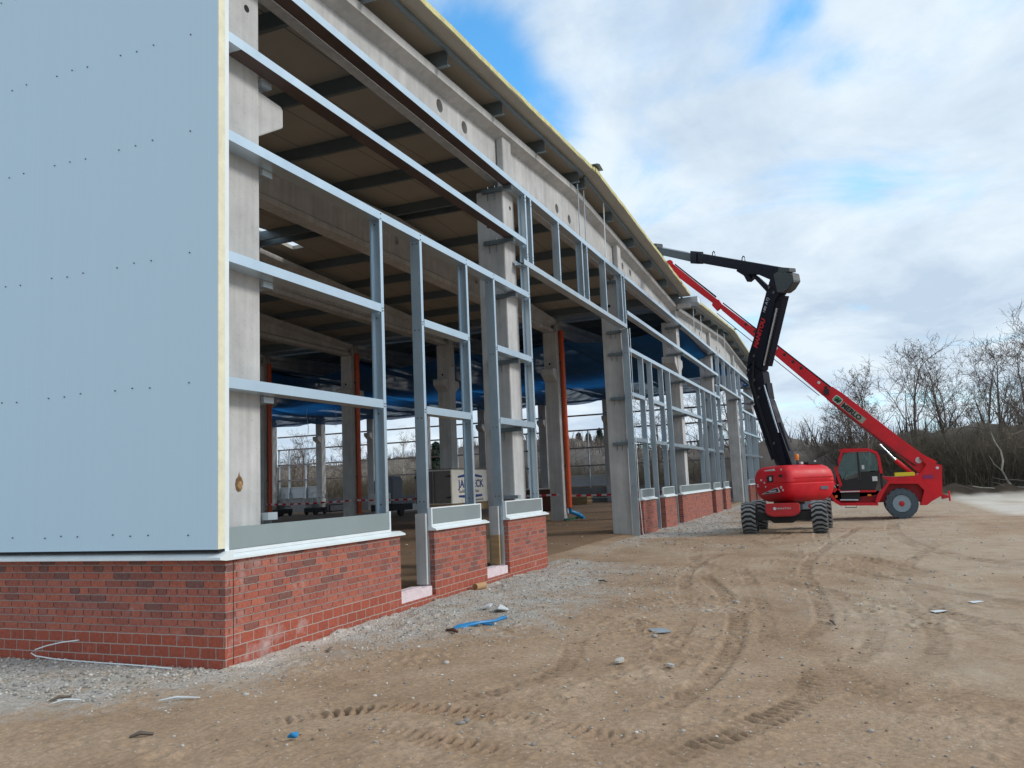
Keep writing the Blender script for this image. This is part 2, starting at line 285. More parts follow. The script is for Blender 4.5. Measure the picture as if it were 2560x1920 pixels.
# machine finishes
M_red = mat('red_machine_paint', (.62, .014, .024), .48, spec=.35, noise=(2.2, .16, 8))
M_redd = mat('dusty_red_paint', (.50, .018, .024), .5, noise=(4, .16, 6))
M_navy = mat('dark_boom_paint', (.007, .009, .020), .55, spec=.22, noise=(2, .15, 4))
M_grey = mat('grey_end_cover', (.05, .065, .07), .5, noise=(5, .08, 4))
M_black = mat('black_rubber_trim', (.02, .02, .022), .7)
M_tyre = mat('dusty_tyre', (.21, .22, .225), .92, noise=(12, .25, 6), bump=(60, .3))
M_tyreg = mat('tyre_groove', (.02, .02, .02), .95)
M_tyre2 = mat('blue_grey_tyre', (.075, .10, .12), .85, noise=(14, .2, 6), bump=(50, .25))
M_rim = mat('pale_blue_rim', (.26, .34, .39), .5, .3, noise=(9, .12, 5))
M_glass = mat('cab_glass', (.45, .62, .62), .06, spec=.6)
nodes_of(M_glass)[1].inputs['Transmission Weight'].default_value = .85; nodes_of(M_glass)[1].inputs['IOR'].default_value = 1.05
M_chrome = mat('chrome_rod', (.75, .8, .85), .15, 1)
M_yel = mat('yellow_box_paint', (.75, .62, .02), .5, noise=(8, .06, 4))
M_wsticker = mat('white_sticker', (.62, .64, .66), .5)
M_amber = mat('amber_plastic', (.75, .22, .02), .25)
M_green = mat('green_paint', (.05, .28, .10), .5)
M_blueink = mat('blue_lettering', (.01, .05, .22), .5)
M_greyink = mat('grey_lettering', (.10, .11, .14), .6)
M_redink = mat('red_lettering', (.62, .02, .03), .45)
M_silver = mat('pale_lettering', (.55, .60, .65), .45)
M_trailer = mat('white_trailer_panel', (.74, .72, .66), .6, noise=(2, .1, 6))
M_trdoor = mat('grey_trailer_door', (.16, .15, .14), .6, noise=(3, .12, 6))
M_wood = mat('raw_timber', (.36, .24, .12), .8, noise=(3, .25, 6, (1, 1, 8)))
M_brownm = mat('rusty_brown', (.10, .04, .025), .8, noise=(5, .3, 5))
M_xps = mat('pink_white_foam_block', (.70, .58, .60), .8, noise=(12, .12, 6), bump=(40, .3))
M_card = mat('cardboard', (.42, .26, .13), .85, noise=(8, .1, 4))
M_plasw = mat('white_plastic', (.62, .66, .68), .4)
M_plasb = mat('blue_plastic', (.015, .22, .50), .35)
M_stone = mat('pale_stone', (.44, .42, .39), .9, noise=(30, .25, 5))
M_bark = mat('bark', (.125, .100, .082), .95, noise=(6, .35, 5))
M_barkg = mat('greenish_bark', (.085, .08, .05), .95, noise=(6, .35, 5))
M_birch = mat('pale_bark', (.42, .40, .34), .9, noise=(6, .3, 5))
M_needle = mat('dark_needles', (.014, .034, .020), .9, noise=(3, .4, 5))
M_thick = mat('thicket_stems', (.15, .128, .092), .95, noise=(.5, .45, 6))
M_hill = mat('winter_wood_mass', (.115, .095, .080), 1, noise=(.35, .5, 8), bump=(.8, 1))
M_green2 = mat('dark_green_strip', (.01, .10, .05), .6)
# nets
def net_mat(name, col, tr):
    m = bpy.data.materials.new(name); m.use_nodes = True; t = m.node_tree; b = t.nodes['Principled BSDF']; o = t.nodes['Material Output']
    b.inputs['Base Color'].default_value = (*col, 1); b.inputs['Roughness'].default_value = .6
    tl = t.nodes.new('ShaderNodeBsdfTranslucent'); tl.inputs[0].default_value = (*col, 1)
    m0 = t.nodes.new('ShaderNodeMixShader'); m0.inputs[0].default_value = .65; t.links.new(b.outputs[0], m0.inputs[1]); t.links.new(tl.outputs[0], m0.inputs[2])
    tp = t.nodes.new('ShaderNodeBsdfTransparent'); mm = t.nodes.new('ShaderNodeMixShader')
    g = t.nodes.new('ShaderNodeNewGeometry'); v = t.nodes.new('ShaderNodeTexNoise'); v.inputs['Scale'].default_value = 1.2; v.inputs['Detail'].default_value = 6; t.links.new(g.outputs['Position'], v.inputs['Vector'])
    r = t.nodes.new('ShaderNodeMapRange'); r.inputs[1].default_value = .35; r.inputs[2].default_value = .65; r.inputs[3].default_value = max(0, tr-.08); r.inputs[4].default_value = tr+.08; t.links.new(v.outputs['Fac'], r.inputs[0])
    t.links.new(r.outputs[0], mm.inputs[0]); t.links.new(m0.outputs[0], mm.inputs[1]); t.links.new(tp.outputs[0], mm.inputs[2]); t.links.new(mm.outputs[0], o.inputs[0])
    return m
M_net = net_mat('blue_safety_net', (.012, .18, .50), .10)
# red and white striped tape
def tape_mat():
    m = mat('barrier_tape', (.7, .7, .7), .5); t, b = nodes_of(m); g = t.nodes.new('ShaderNodeNewGeometry'); sp = t.nodes.new('ShaderNodeSeparateXYZ'); t.links.new(g.outputs['Position'], sp.inputs[0])
    a = t.nodes.new('ShaderNodeMath'); a.operation = 'MULTIPLY'; a.inputs[1].default_value = 2.2; t.links.new(sp.outputs[1], a.inputs[0])
    f = t.nodes.new('ShaderNodeMath'); f.operation = 'FRACT'; t.links.new(a.outputs[0], f.inputs[0]); l = t.nodes.new('ShaderNodeMath'); l.operation = 'LESS_THAN'; l.inputs[1].default_value = .5; t.links.new(f.outputs[0], l.inputs[0])
    x = t.nodes.new('ShaderNodeMix'); x.data_type = 'RGBA'; t.links.new(l.outputs[0], x.inputs[0]); x.inputs[6].default_value = (.62, .62, .64, 1); x.inputs[7].default_value = (.55, .01, .03, 1); t.links.new(x.outputs[2], b.inputs['Base Color'])
    return m
M_tape = tape_mat()
M_corr = mat('white_corrugated_sheet', (.62, .66, .70), .5)
t, b = nodes_of(M_corr); g = t.nodes.new('ShaderNodeNewGeometry'); sp = t.nodes.new('ShaderNodeSeparateXYZ'); t.links.new(g.outputs['Position'], sp.inputs[0])
a = t.nodes.new('ShaderNodeMath'); a.operation = 'MULTIPLY'; a.inputs[1].default_value = 8; t.links.new(sp.outputs[2], a.inputs[0]); f = t.nodes.new('ShaderNodeMath'); f.operation = 'FRACT'; t.links.new(a.outputs[0], f.inputs[0])
r_ = t.nodes.new('ShaderNodeMapRange'); r_.inputs[1].default_value = .75; r_.inputs[2].default_value = .95; r_.inputs[3].default_value = 1; r_.inputs[4].default_value = .7; t.links.new(f.outputs[0], r_.inputs[0])
x_ = t.nodes.new('ShaderNodeMix'); x_.data_type = 'RGBA'; x_.blend_type = 'MULTIPLY'; x_.inputs[0].default_value = 1; x_.inputs[6].default_value = (.62, .66, .70, 1); t.links.new(r_.outputs[0], x_.inputs[7]); t.links.new(x_.outputs[2], b.inputs['Base Color'])

# ================================================================== ground
def _hash(ix, iy, seed):
    h = (ix.astype(np.int64)*374761393+iy.astype(np.int64)*668265263+seed*1442695041) & 0x7fffffff
    h = ((h ^ (h >> 13))*1274126177) & 0x7fffffff
    return ((h ^ (h >> 16)) & 0xffff)/65535.0
def vnoise(x, y, seed=0):
    ix = np.floor(x); iy = np.floor(y); fx = x-ix; fy = y-iy; fx = fx*fx*(3-2*fx); fy = fy*fy*(3-2*fy)
    a = _hash(ix, iy, seed); b = _hash(ix+1, iy, seed); c = _hash(ix, iy+1, seed); d = _hash(ix+1, iy+1, seed)
    return (a*(1-fx)+b*fx)*(1-fy)+(c*(1-fx)+d*fx)*fy-.5
def fbm(x, y, o=4, seed=0):
    s = 0; a = 1.0; f = 1.0
    for i in range(o): s = s+a*vnoise(x*f+i*17.3, y*f-i*9.1, seed+i); a *= .5; f *= 2.03
    return s
def catmull(pts, n=24):
    p = [np.array(q, float) for q in pts]; p = [2*p[0]-p[1]]+p+[2*p[-1]-p[-2]]; out = []
    for i in range(1, len(p)-2):
        for k in range(n):
            t = k/n; a, b, c, d = p[i-1], p[i], p[i+1], p[i+2]
            out.append(.5*((2*b)+(-a+c)*t+(2*a-5*b+4*c-d)*t*t+(-a+3*b-3*c+d)*t**3))
    out.append(p[-2]); return np.array(out)
# wheel tracks: centre line, half width, depth, lug depth, fade noise seed
TRACKS = [
 ([(2.6, -5.1), (1.75, -5.42), (1.03, -5.52), (.25, -5.50), (-.44, -5.31), (-.9, -5.11), (-1.32, -4.9), (-2.0, -4.5)], .14, .014, .075),
 ([(-1.6, -1.6), (-.98, -2.3), (-.94, -3.04), (-1.06, -3.66), (-1.19, -4.22), (-1.3, -4.9)], .13, .013, .060),
 ([(8.5, -3.2), (6.33, -3.9), (4.9, -4.25), (3.56, -4.52), (2.2, -4.66), (.88, -4.69), (-.12, -4.61), (-.9, -4.4)], .12, .016, .016),
 ([(9.5, -3.8), (7.03, -4.3), (5.0, -4.65), (3.22, -4.9), (1.9, -5.0), (.95, -5.02)], .11, .013, .014),
 ([(8.0, -4.9), (5.56, -5.64), (4.4, -5.9), (3.38, -6.02), (2.4, -6.0), (1.57, -5.85), (.95, -5.58)], .12, .011, .016),
 ([(2.4, -2.95), (1.76, -3.09), (1.1, -3.25), (.49, -3.32), (-.29, -3.06), (-.9, -2.6)], .12, .008, .022),
 ([(-1.5, -2.3), (-1.54, -2.89), (-1.71, -3.62), (-1.86, -4.07)], .13, .010, .044),
 ([(2.4, -5.3), (1.52, -5.62), (.5, -5.85), (0, -6.18), (-.3, -6.6)], .14, .008, .024),
 ([(-.9, -4.95), (-1.33, -5.12), (-1.6, -5.5)], .12, .010, .024),
 ([(14, -2.2), (10, -3.0), (7.0, -4.9), (4.5, -6.6), (2.0, -8.2)], .16, .014, .006),
 ([(17, -3.0), (12, -4.4), (8.5, -5.8), (5.5, -7.4), (3, -9)], .16, .012, .006),
 ([(20, -4.6), (14, -3.4), (9.5, -3.0), (6.5, -3.35), (4, -3.9), (2, -4.1)], .12, .011, .012),
 ([(21, -6.0), (14, -5.3), (9.5, -5.0), (6.0, -5.3), (3.6, -5.5), (2.0, -5.3)], .12, .011, .014),
 ([(14, -7.5), (9, -6.6), (6, -6.6), (4, -6.9), (2.2, -7.2)], .14, .008, .010),
 ([(5.5, -6.3), (3.5, -6.6), (1.8, -6.5), (.6, -6.1), (-.3, -5.6)], .13, .007, .014),
 ([(24, -5.2), (17, -5.0), (12, -5.6), (8, -7.0)], .2, .014, .004),
 ([(24, -7.0), (17, -6.8), (12, -7.4), (9, -8.6)], .2, .014, .004),
]
_TR = []
for pts, hw, dp, lg in TRACKS:
    c = catmull(pts); seg = np.linalg.norm(np.diff(c, axis=0), axis=1); s = np.concatenate([[0], np.cumsum(seg)])
    ss = np.arange(0, s[-1], .04); _TR.append((np.stack([np.interp(ss, s, c[:, 0]), np.interp(ss, s, c[:, 1])], 1), ss, hw, dp, lg))
def ground_fn(x, y):
    """height and three surface masks (gravel, churned track, pale dust) at world x, y"""
    x = np.asarray(x, float); y = np.asarray(y, float)
    z = fbm(x*.5, y*.5, 3, 1)*.035+fbm(x*3, y*3, 4, 9)*.016
    far = np.clip((np.hypot(x-10, y+3)-25)/30, 0, 1)
    clod = np.clip(fbm(x*1.2+5, y*1.2, 3, 18)*2.2+.25, 0, 1); z = z+clod*.022*np.clip(vnoise(x*13, y*13, 71)+.12, 0, 1)*2+clod*.008*vnoise(x*27, y*27, 72)
    th = np.arctan2(y+9.0, x+3.0); rr_ = np.hypot(x+3.0, y+9.0); z = z+.010*vnoise(rr_*11, th*9, 84)*np.clip(fbm(x*.8, y*.8, 2, 85)+.45, 0, 1)+.006*vnoise(rr_*22, th*22, 86)
    z = z*(1-far)
    churn = np.zeros_like(x)
    for k, (c, ss, hw, dp, lg) in enumerate(_TR):
        bb = (x > c[:, 0].min()-.5) & (x < c[:, 0].max()+.5) & (y > c[:, 1].min()-.5) & (y < c[:, 1].max()+.5)
        idx = np.nonzero(bb)[0]
        for a in range(0, len(idx), 20000):
            ii = idx[a:a+20000]; px = x[ii][:, None]-c[None, :, 0]; py = y[ii][:, None]-c[None, :, 1]
            d2 = px*px+py*py; j = d2.argmin(1); d = np.sqrt(d2[np.arange(len(ii)), j]); jn = np.minimum(j+1, len(c)-1); jp = np.maximum(j-1, 0)
            tx = c[jn, 0]-c[jp, 0]; ty = c[jn, 1]-c[jp, 1]; tl = np.hypot(tx, ty)+1e-9
            side = (tx*(y[ii]-c[j, 1])-ty*(x[ii]-c[j, 0]))/tl; al = ss[j]+(tx*(x[ii]-c[j, 0])+ty*(y[ii]-c[j, 1]))/tl
            endf = np.clip(np.minimum(ss[j], ss[-1]-ss[j])/.8, 0, 1)
            amp = np.clip(.95+1.8*fbm(al*.9+k*7, al*0+k, 2, 30+k), 0, 1.3)*endf
            inn = np.clip((hw-np.abs(side))/.04, 0, 1); berm = np.exp(-((np.abs(side)-hw-.035)/.035)**2)
            per = .088 if lg > .03 else .12; lug = np.sin(2*np.pi*(al/per+np.abs(side)/.30+.35*vnoise(al*3, side*6, 50+k))); lug = np.sign(lug)*np.abs(lug)**.7; brk = np.clip(.88+1.3*vnoise(al*4.5, side*7, 60+k), 0, 1)
            z[ii] += amp*(-dp*inn+lg*.52*inn*lug*brk+dp*.45*berm*brk)*(.75+1.3*vnoise(x[ii]*9, y[ii]*9, 5))
            churn[ii] = np.maximum(churn[ii], (1.0 if lg > .03 else .48)*amp*inn*brk*((.25 if lg > .03 else .5)+.75*np.clip(-lug, 0, 1)))
    # gravel apron along the walls
    lim = np.interp(x, [-8, -1.94, -1.07, -.4, .5, 1.5, 4, 7, 9.6, 11.3, 12, 16, 17.5, 20, 33, 45, 60], [1.2, .65, .45, -.30, -.8, -1.3, -1.9, -2.6, -1.3, 0.2, .6, -.3, -1.9, -2.6, -1.0, -1.5, -2.])
    edge = (y-lim)+fbm(x*.9, y*.9, 5, 77)*1.5
    gv = np.clip(edge/2.1+.5, 0, 1)
    inside = (y > .15) & (x > .1)
    lefts = x < 0
    gv = np.where(inside, .10, gv)
    gv = np.maximum(gv, .55*np.clip(fbm(x*.35, y*.35, 4, 61)+.12-.0*x, 0, 1)*(x > 4))
    gv = np.maximum(gv, np.clip((x-24)/10, 0, .65)*(y < 0)*np.clip(.6+fbm(x*.2, y*.4, 3, 8), 0, 1))
    # heap of gravel left against the wall
    z = z+.05*np.clip(gv, 0, 1)*np.exp(-((y+.35)/.6)**2)*(x > 0)*(y < .1)*(.6+fbm(x*2, y*2, 3, 14))
    st = np.clip((y+.6)/1.8, 0, 1); st = st*st*(3-2*st); z = np.where((x > 9.46) & (x < 54.6), z*(1-.4*st)+.10*st, np.where(inside, z*.6+.10, z))
    z = np.where((y > -.03) & (y < .3) & (x > -.3) & (x < 9.5), np.minimum(z, .0), z)
    z = np.where((x > -.06) & (x < .3) & (y > 0) & (y < 40), np.minimum(z, -.02), z)
    # low bank of pushed up soil beyond the yard
    b_ = np.exp(-((x-44.5-.25*(y+12))/1.6)**2)*(y < -8.5)*np.clip((-8.5-y)/1.0, 0, 1)
    z = z+b_*(.55+.5*fbm(x*.9, y*.9, 4, 21))
    z = z+np.clip((np.hypot(x, y)-90)/200, 0, 1)*2.0
    pale = np.clip(fbm(x*.3+3, y*.5, 4, 90)*1.4+.12+np.clip((-y-5.9+.12*x)/3, -.3, .75), 0, 1)
    pale = np.maximum(pale, np.clip((x-27)/4, 0, 1)*np.clip((-9.8-y)/.6, 0, 1)*(x < 42))
    # white lime dust spilled at the foot of the long wall near the corner
    lime = np.exp(-((y+.16)/.20)**2)*np.clip((3.6-x)/2.0, 0, 1)*(x > .0)*np.clip(.75+fbm(x*3, y*5, 3, 41), 0, 1)
    lime = np.maximum(lime, .55*np.exp(-((y+.10)/.10)**2)*(x > 0)*(x < 8)*np.clip(.5+1.5*fbm(x*2, y*5, 3, 44), 0, 1))
    lime = np.maximum(lime, .85*np.clip((x-24)/2, 0, 1)*np.clip((-10.2-y)/.7, 0, 1)*(x < 43)*np.clip(.8+fbm(x*.6, y*.9, 4, 47), 0, 1))
    churn = np.maximum(churn, np.where((x > 1) & (y > .6) & (y < 43) & (x < 54.6), .85, 0))
    return z, gv, churn, pale, lime, b_
def axis_pts(lo, hi, f0, f1, fine, mid, m0, m1):
    a = list(np.arange(f0, f1, fine)); p = []
    q = f1; st = fine
    while q < hi: p.append(q); st = min(st*1.045, 40) if q > m1 else min(st*1.03, mid); q += st
    p.append(hi); l = []; q = f0; st = fine
    while q > lo: st = min(st*1.045, 40) if q < m0 else min(st*1.03, mid); q -= st; l.append(q)
    return np.array(sorted(l)+a+p)
gx = axis_pts(-300, 420, -2.2, 5.0, .018, .16, -6, 30); gy = axis_pts(-300, 340, -6.6, -.1, .018, .16, -12, 6)
GX, GY = np.meshgrid(gx, gy, indexing='ij'); fx, fy = GX.ravel(), GY.ravel()
gz, g_gv, g_ch, g_pa, g_li, g_bk = ground_fn(fx, fy)
nx, ny = len(gx), len(gy)
me = bpy.data.meshes.new('ground'); co = np.stack([fx, fy, gz], 1).astype(np.float32)
I, J = np.meshgrid(np.arange(nx-1), np.arange(ny-1), indexing='ij'); q = (I*ny+J).ravel()
fc = np.stack([q, q+ny, q+ny+1, q+1], 1).astype(np.int32)
me.vertices.add(len(co)); me.vertices.foreach_set('co', co.ravel()); me.loops.add(fc.size); me.loops.foreach_set('vertex_index', fc.ravel())
me.polygons.add(len(fc)); me.polygons.foreach_set('loop_start', np.arange(0, fc.size, 4, dtype=np.int32)); me.polygons.foreach_set('use_smooth', np.ones(len(fc), bool)); me.update()
for nm, ch in (('maskA', (g_gv, g_ch, g_pa)), ('maskB', (g_li, g_bk, g_bk))):
    at = me.color_attributes.new(nm, 'FLOAT_COLOR', 'POINT'); at.data.foreach_set('color', np.stack([*ch, np.ones_like(gz)], 1).astype(np.float32).ravel())
M_ground = bpy.data.materials.new('site_ground'); M_ground.use_nodes = True; t = M_ground.node_tree; b = t.nodes['Principled BSDF']; b.inputs['Roughness'].default_value = .95; b.inputs['Specular IOR Level'].default_value = .2
nn = t.nodes.new; lk = t.links.new
g = nn('ShaderNodeNewGeometry'); mA = nn('ShaderNodeVertexColor'); mA.layer_name = 'maskA'; mB = nn('ShaderNodeVertexColor'); mB.layer_name = 'maskB'
sA = nn('ShaderNodeSeparateColor'); lk(mA.outputs[0], sA.inputs[0]); sB = nn('ShaderNodeSeparateColor'); lk(mB.outputs[0], sB.inputs[0])
def noise_(sc, det=6, ro=.6):
    n = nn('ShaderNodeTexNoise'); n.inputs['Scale'].default_value = sc; n.inputs['Detail'].default_value = det; n.inputs['Roughness'].default_value = ro; lk(g.outputs['Position'], n.inputs['Vector']); return n.outputs['Fac']
def ramp_(v, stops):
    r = nn('ShaderNodeValToRGB'); e = r.color_ramp.elements; e[0].position, e[0].color = stops[0][0], (*stops[0][1], 1); e[1].position, e[1].color = stops[-1][0], (*stops[-1][1], 1)
    for p, c in stops[1:-1]: k = e.new(p); k.color = (*c, 1)
    lk(v, r.inputs[0]); return r.outputs[0]
def mr_(v, a, b_, c, d):
    r = nn('ShaderNodeMapRange'); r.inputs[1].default_value = a; r.inputs[2].default_value = b_; r.inputs[3].default_value = c; r.inputs[4].default_value = d; lk(v, r.inputs[0]); return r.outputs[0]
def mix_(f, a, b_, bt='MIX'):
    x = nn('ShaderNodeMix'); x.data_type = 'RGBA'; x.blend_type = bt
    if isinstance(f, (int, float)): x.inputs[0].default_value = f
    else: lk(f, x.inputs[0])
    for i, v in ((6, a), (7, b_)):
        if isinstance(v, tuple): x.inputs[i].default_value = (*v, 1)
        else: lk(v, x.inputs[i])
    return x.outputs[2]
def mth_(op, a, b_):
    x = nn('ShaderNodeMath'); x.operation = op
    for i, v in enumerate((a, b_)):
        if isinstance(v, (int, float)): x.inputs[i].default_value = v
        else: lk(v, x.inputs[i])
    return x.outputs[0]
dirt = ramp_(noise_(.9, 9, .62), [(.25, (.262, .172, .106)), (.5, (.355, .246, .162)), (.75, (.428, .320, .230))])
dirt = mix_(1.0, dirt, mr_(noise_(22, 7, .72), .25, .75, .60, 1.36), 'MULTIPLY')
vo = nn('ShaderNodeTexVoronoi'); vo.inputs['Scale'].default_value = 34; vo.inputs['Randomness'].default_value = 1; lk(g.outputs['Position'], vo.inputs['Vector'])
vs = nn('ShaderNodeSeparateColor'); lk(vo.outputs['Color'], vs.inputs[0])
vo2 = nn('ShaderNodeTexVoronoi'); vo2.inputs['Scale'].default_value = 85; lk(g.outputs['Position'], vo2.inputs['Vector']); vs2 = nn('ShaderNodeSeparateColor'); lk(vo2.outputs['Color'], vs2.inputs[0])
stone_a = ramp_(vs.outputs[0], [(0, (.24, .23, .22)), (.45, (.38, .365, .35)), (.8, (.50, .485, .46)), (1, (.64, .62, .59))])
stone_b = ramp_(vs2.outputs[1], [(0, (.19, .18, .17)), (.6, (.33, .32, .31)), (1, (.50, .49, .47))])
gravel = mix_(mr_(noise_(6, 4), .42, .58, 0, 1), stone_a, stone_b)
gravel = mix_(.42, gravel, (.52, .475, .415)); gravel = mix_(mr_(noise_(2.2, 7, .7), .46, .62, 0, .85), gravel, (.40, .305, .22))
gmask = mr_(mth_('ADD', sA.outputs[0], mth_('MULTIPLY', mth_('SUBTRACT', noise_(4.5, 8, .75), .5), 1.7)), .30, .78, 0, 1)
c1 = mix_(gmask, dirt, gravel)
# loose pebbles pressed into the dirt
peb = mth_('MULTIPLY', mth_('LESS_THAN', vo.outputs['Distance'], .27), mth_('GREATER_THAN', vs.outputs[1], .90))
c1 = mix_(mth_('MULTIPLY', peb, .75), c1, (.48, .44, .38))
c1 = mix_(mth_('MULTIPLY', mr_(sA.outputs[2], .2, .75, 0, 1), mr_(noise_(3, 6), .35, .65, .2, .65)), c1, (.46, .385, .30))
c1 = mix_(mth_('MULTIPLY', sA.outputs[1], .80), c1, (.165, .102, .060))
c1 = mix_(mth_('MULTIPLY', sB.outputs[0], .9), c1, (.66, .62, .56))
c1 = mix_(mr_(sB.outputs[1], .15, .6, 0, 1), c1, (.07, .052, .038))
lk(c1, b.inputs['Base Color'])
hh = mth_('ADD', mth_('MULTIPLY', noise_(38, 7, .7), .6), mth_('MULTIPLY', mth_('SUBTRACT', 1.0, vo.outputs['Distance']), mr_(gmask, 0, 1, .12, .9)))
bp = nn('ShaderNodeBump'); bp.inputs['Strength'].default_value = .9; bp.inputs['Distance'].default_value = .02; lk(hh, bp.inputs['Height']); lk(bp.outputs[0], b.inputs['Normal'])
me.materials.append(M_ground); go = bpy.data.objects.new('ground', me); COL.objects.link(go); tag(go, kind='structure')

# loose gravel: many small stones, one object
def blob_mesh(cent, siz, seed=3):
    """cent (n,3), siz (n,) -> one mesh of rough little stones"""
    r = np.random.default_rng(seed); n = len(cent)
    t_ = (1+5**.5)/2; base = np.array([(-1, t_, 0), (1, t_, 0), (-1, -t_, 0), (1, -t_, 0), (0, -1, t_), (0, 1, t_), (0, -1, -t_), (0, 1, -t_), (t_, 0, -1), (t_, 0, 1), (-t_, 0, -1), (-t_, 0, 1)])/1.9
    tri = np.array([(0, 11, 5), (0, 5, 1), (0, 1, 7), (0, 7, 10), (0, 10, 11), (1, 5, 9), (5, 11, 4), (11, 10, 2), (10, 7, 6), (7, 1, 8), (3, 9, 4), (3, 4, 2), (3, 2, 6), (3, 6, 8), (3, 8, 9), (4, 9, 5), (2, 4, 11), (6, 2, 10), (8, 6, 7), (9, 8, 1)])
    v = base[None]*(1+r.uniform(-.28, .28, (n, 12, 1))); sc = np.stack([r.uniform(.8, 1.4, n), r.uniform(.6, 1, n), r.uniform(.4, .75, n)], 1); v = v*sc[:, None]
    a = r.uniform(0, 6.283, n); ca, sa = np.cos(a), np.sin(a); x_ = v[..., 0]*ca[:, None]-v[..., 1]*sa[:, None]; y_ = v[..., 0]*sa[:, None]+v[..., 1]*ca[:, None]
    v = np.stack([x_, y_, v[..., 2]], -1)*siz[:, None, None]+cent[:, None]
    f = tri[None]+12*np.arange(n)[:, None, None]
    return v.reshape(-1, 3), f.reshape(-1, 3)
def fast_mesh(name, v, f, material, smooth=False, parent=None):
    me = bpy.data.meshes.new(name); k = f.shape[1]
    me.vertices.add(len(v)); me.vertices.foreach_set('co', np.ascontiguousarray(v, dtype=np.float32).ravel()); me.loops.add(f.size); me.loops.foreach_set('vertex_index', np.ascontiguousarray(f, dtype=np.int32).ravel())
    me.polygons.add(len(f)); me.polygons.foreach_set('loop_start', np.arange(0, f.size, k, dtype=np.int32)); me.update(); me.materials.append(material)
    if smooth: me.polygons.foreach_set('use_smooth', np.ones(len(f), bool))
    o = bpy.data.objects.new(name, me); COL.objects.link(o)
    if parent: o.parent = parent
    return o
M_pebble = bpy.data.materials.new('loose_pebbles'); M_pebble.use_nodes = True; t = M_pebble.node_tree; b = t.nodes['Principled BSDF']; b.inputs['Roughness'].default_value = .9; nn = t.nodes.new; lk = t.links.new
g = nn('ShaderNodeNewGeometry'); cr_ = nn('ShaderNodeValToRGB'); e = cr_.color_ramp.elements; e[0].color = (.17, .16, .15, 1); e[1].color = (.62, .60, .56, 1); k = e.new(.45); k.color = (.34, .32, .29, 1); k = e.new(.8); k.color = (.46, .44, .40, 1); lk(g.outputs['Random Per Island'], cr_.inputs[0]); lk(cr_.outputs[0], b.inputs['Base Color'])
P = []
def scat(n, x0, x1, y0, y1, thr, s0, s1, pw=2.2, base=.0):
    x = rng.uniform(x0, x1, n); y = rng.uniform(y0, y1, n); z, gv, _c, _p, li, _b = ground_fn(x, y); keep = rng.uniform(0, 1, n) < np.maximum(gv*thr, base)*(1-.85*np.clip(li*1.3, 0, 1))
    keep &= ~((x > -.02) & (y > -.02) & (y < .35)) & ~((x > 0) & (y > .0) & (x < 10))
    s = s0+(s1-s0)*rng.uniform(0, 1, n)**pw; P.append(np.stack([x, y, z+s*.15, s], 1)[keep])
scat(13000, -1.6, 10, -3.4, 0, .75, .005, .020); scat(3000, -1.4, 0, 0, 3.5, .9, .006, .024); scat(5500, -2.2, 8, -6.5, -1, .4, .005, .017, 2.6, .34)
scat(350, -1.6, 9, -6, 0, .6, .02, .042, 2, .16); scat(5000, 10, 36, -3.5, 0, .8, .01, .035); scat(2200, 5, 30, -10, -2, .5, .01, .035, 2.5, .3); scat(500, 1, 30, .4, 9, 1, .012, .05, 2.5, .5)
M_clod = mat('soil_clods', (.20, .135, .088), .95, noise=(40, .25, 5))
_x = rng.uniform(-2.2, 6.5, 60000); _y = rng.uniform(-6.6, -1.3, 60000); _z, _g, _c, *_r = ground_fn(_x, _y); _k = (rng.uniform(0, 1, 60000) < np.clip(_c-.25, 0, 1)*.55*np.clip(fbm(_x*1.5, _y*1.5, 2, 55)+.45, 0, 1)) | (rng.uniform(0, 1, 60000) < .006)
_s = .005+.016*rng.uniform(0, 1, 60000)**2.5; v, f = blob_mesh(np.stack([_x, _y, _z+_s*.1], 1)[_k], _s[_k], 8); tag(fast_mesh('soil_clods', v, f, M_clod, True), 'small clods of churned brown soil along the tyre tracks', 'soil', kind='stuff')
P = np.concatenate(P); v, f = blob_mesh(P[:, :3], P[:, 3]); o = fast_mesh('loose_gravel', v, f, M_pebble, True); tag(o, 'loose grey gravel and pebbles scattered over the yard', 'gravel', kind='stuff')
# ================================================================== the hall (one building, its pieces are parts)
hall = thing('industrial_hall', 'unfinished hall of concrete columns and galvanised rails on a brick plinth', 'building')
GROW = .35; PITCH = 5.25
def rowY(k): return GROW+PITCH*k
def gz_(x):                                   # underside of the roof sheets
    return 9.77-.052*abs(x-13.5) if x <= 27.2 else 9.77-.052*abs(x-40.7)
# ---- brickwork
def brick(x0, x1, base=True, y1=.235, z1=1.06):
    MB().box(x0, 0, .313, x1, y1, z1).build('brick_plinth', M_brick, hall)
    if base: MB().box(x0-.0, -.001, -.12, x1+.0, y1+.001, .312).build('brick_base_course', M_brickb, hall)
def xwall(x0, x1, zb=None):
    brick(x0, x1)
# corner block and the left wall
m = MB().prism([(0, 0), (3.5, 0), (3.5, .235), (.24, .235), (.24, 14), (0, 14)], 'z', .313, 1.06); m.build('brick_plinth', M_brick, hall)
m = MB().prism([(0, 0), (9.44, -.001), (9.44, .236), (.241, .236), (.241, 14), (-.001, 14), (-.001, -.001)], 'z', -.12, .11); m.build('brick_base_course', M_brickb, hall)
m = MB().prism([(-.001, -.001), (3.5, -.001), (3.5, .236), (.241, .236), (.241, 14), (-.001, 14)], 'z', .1105, .312); m.build('brick_base_course', M_brickb, hall)
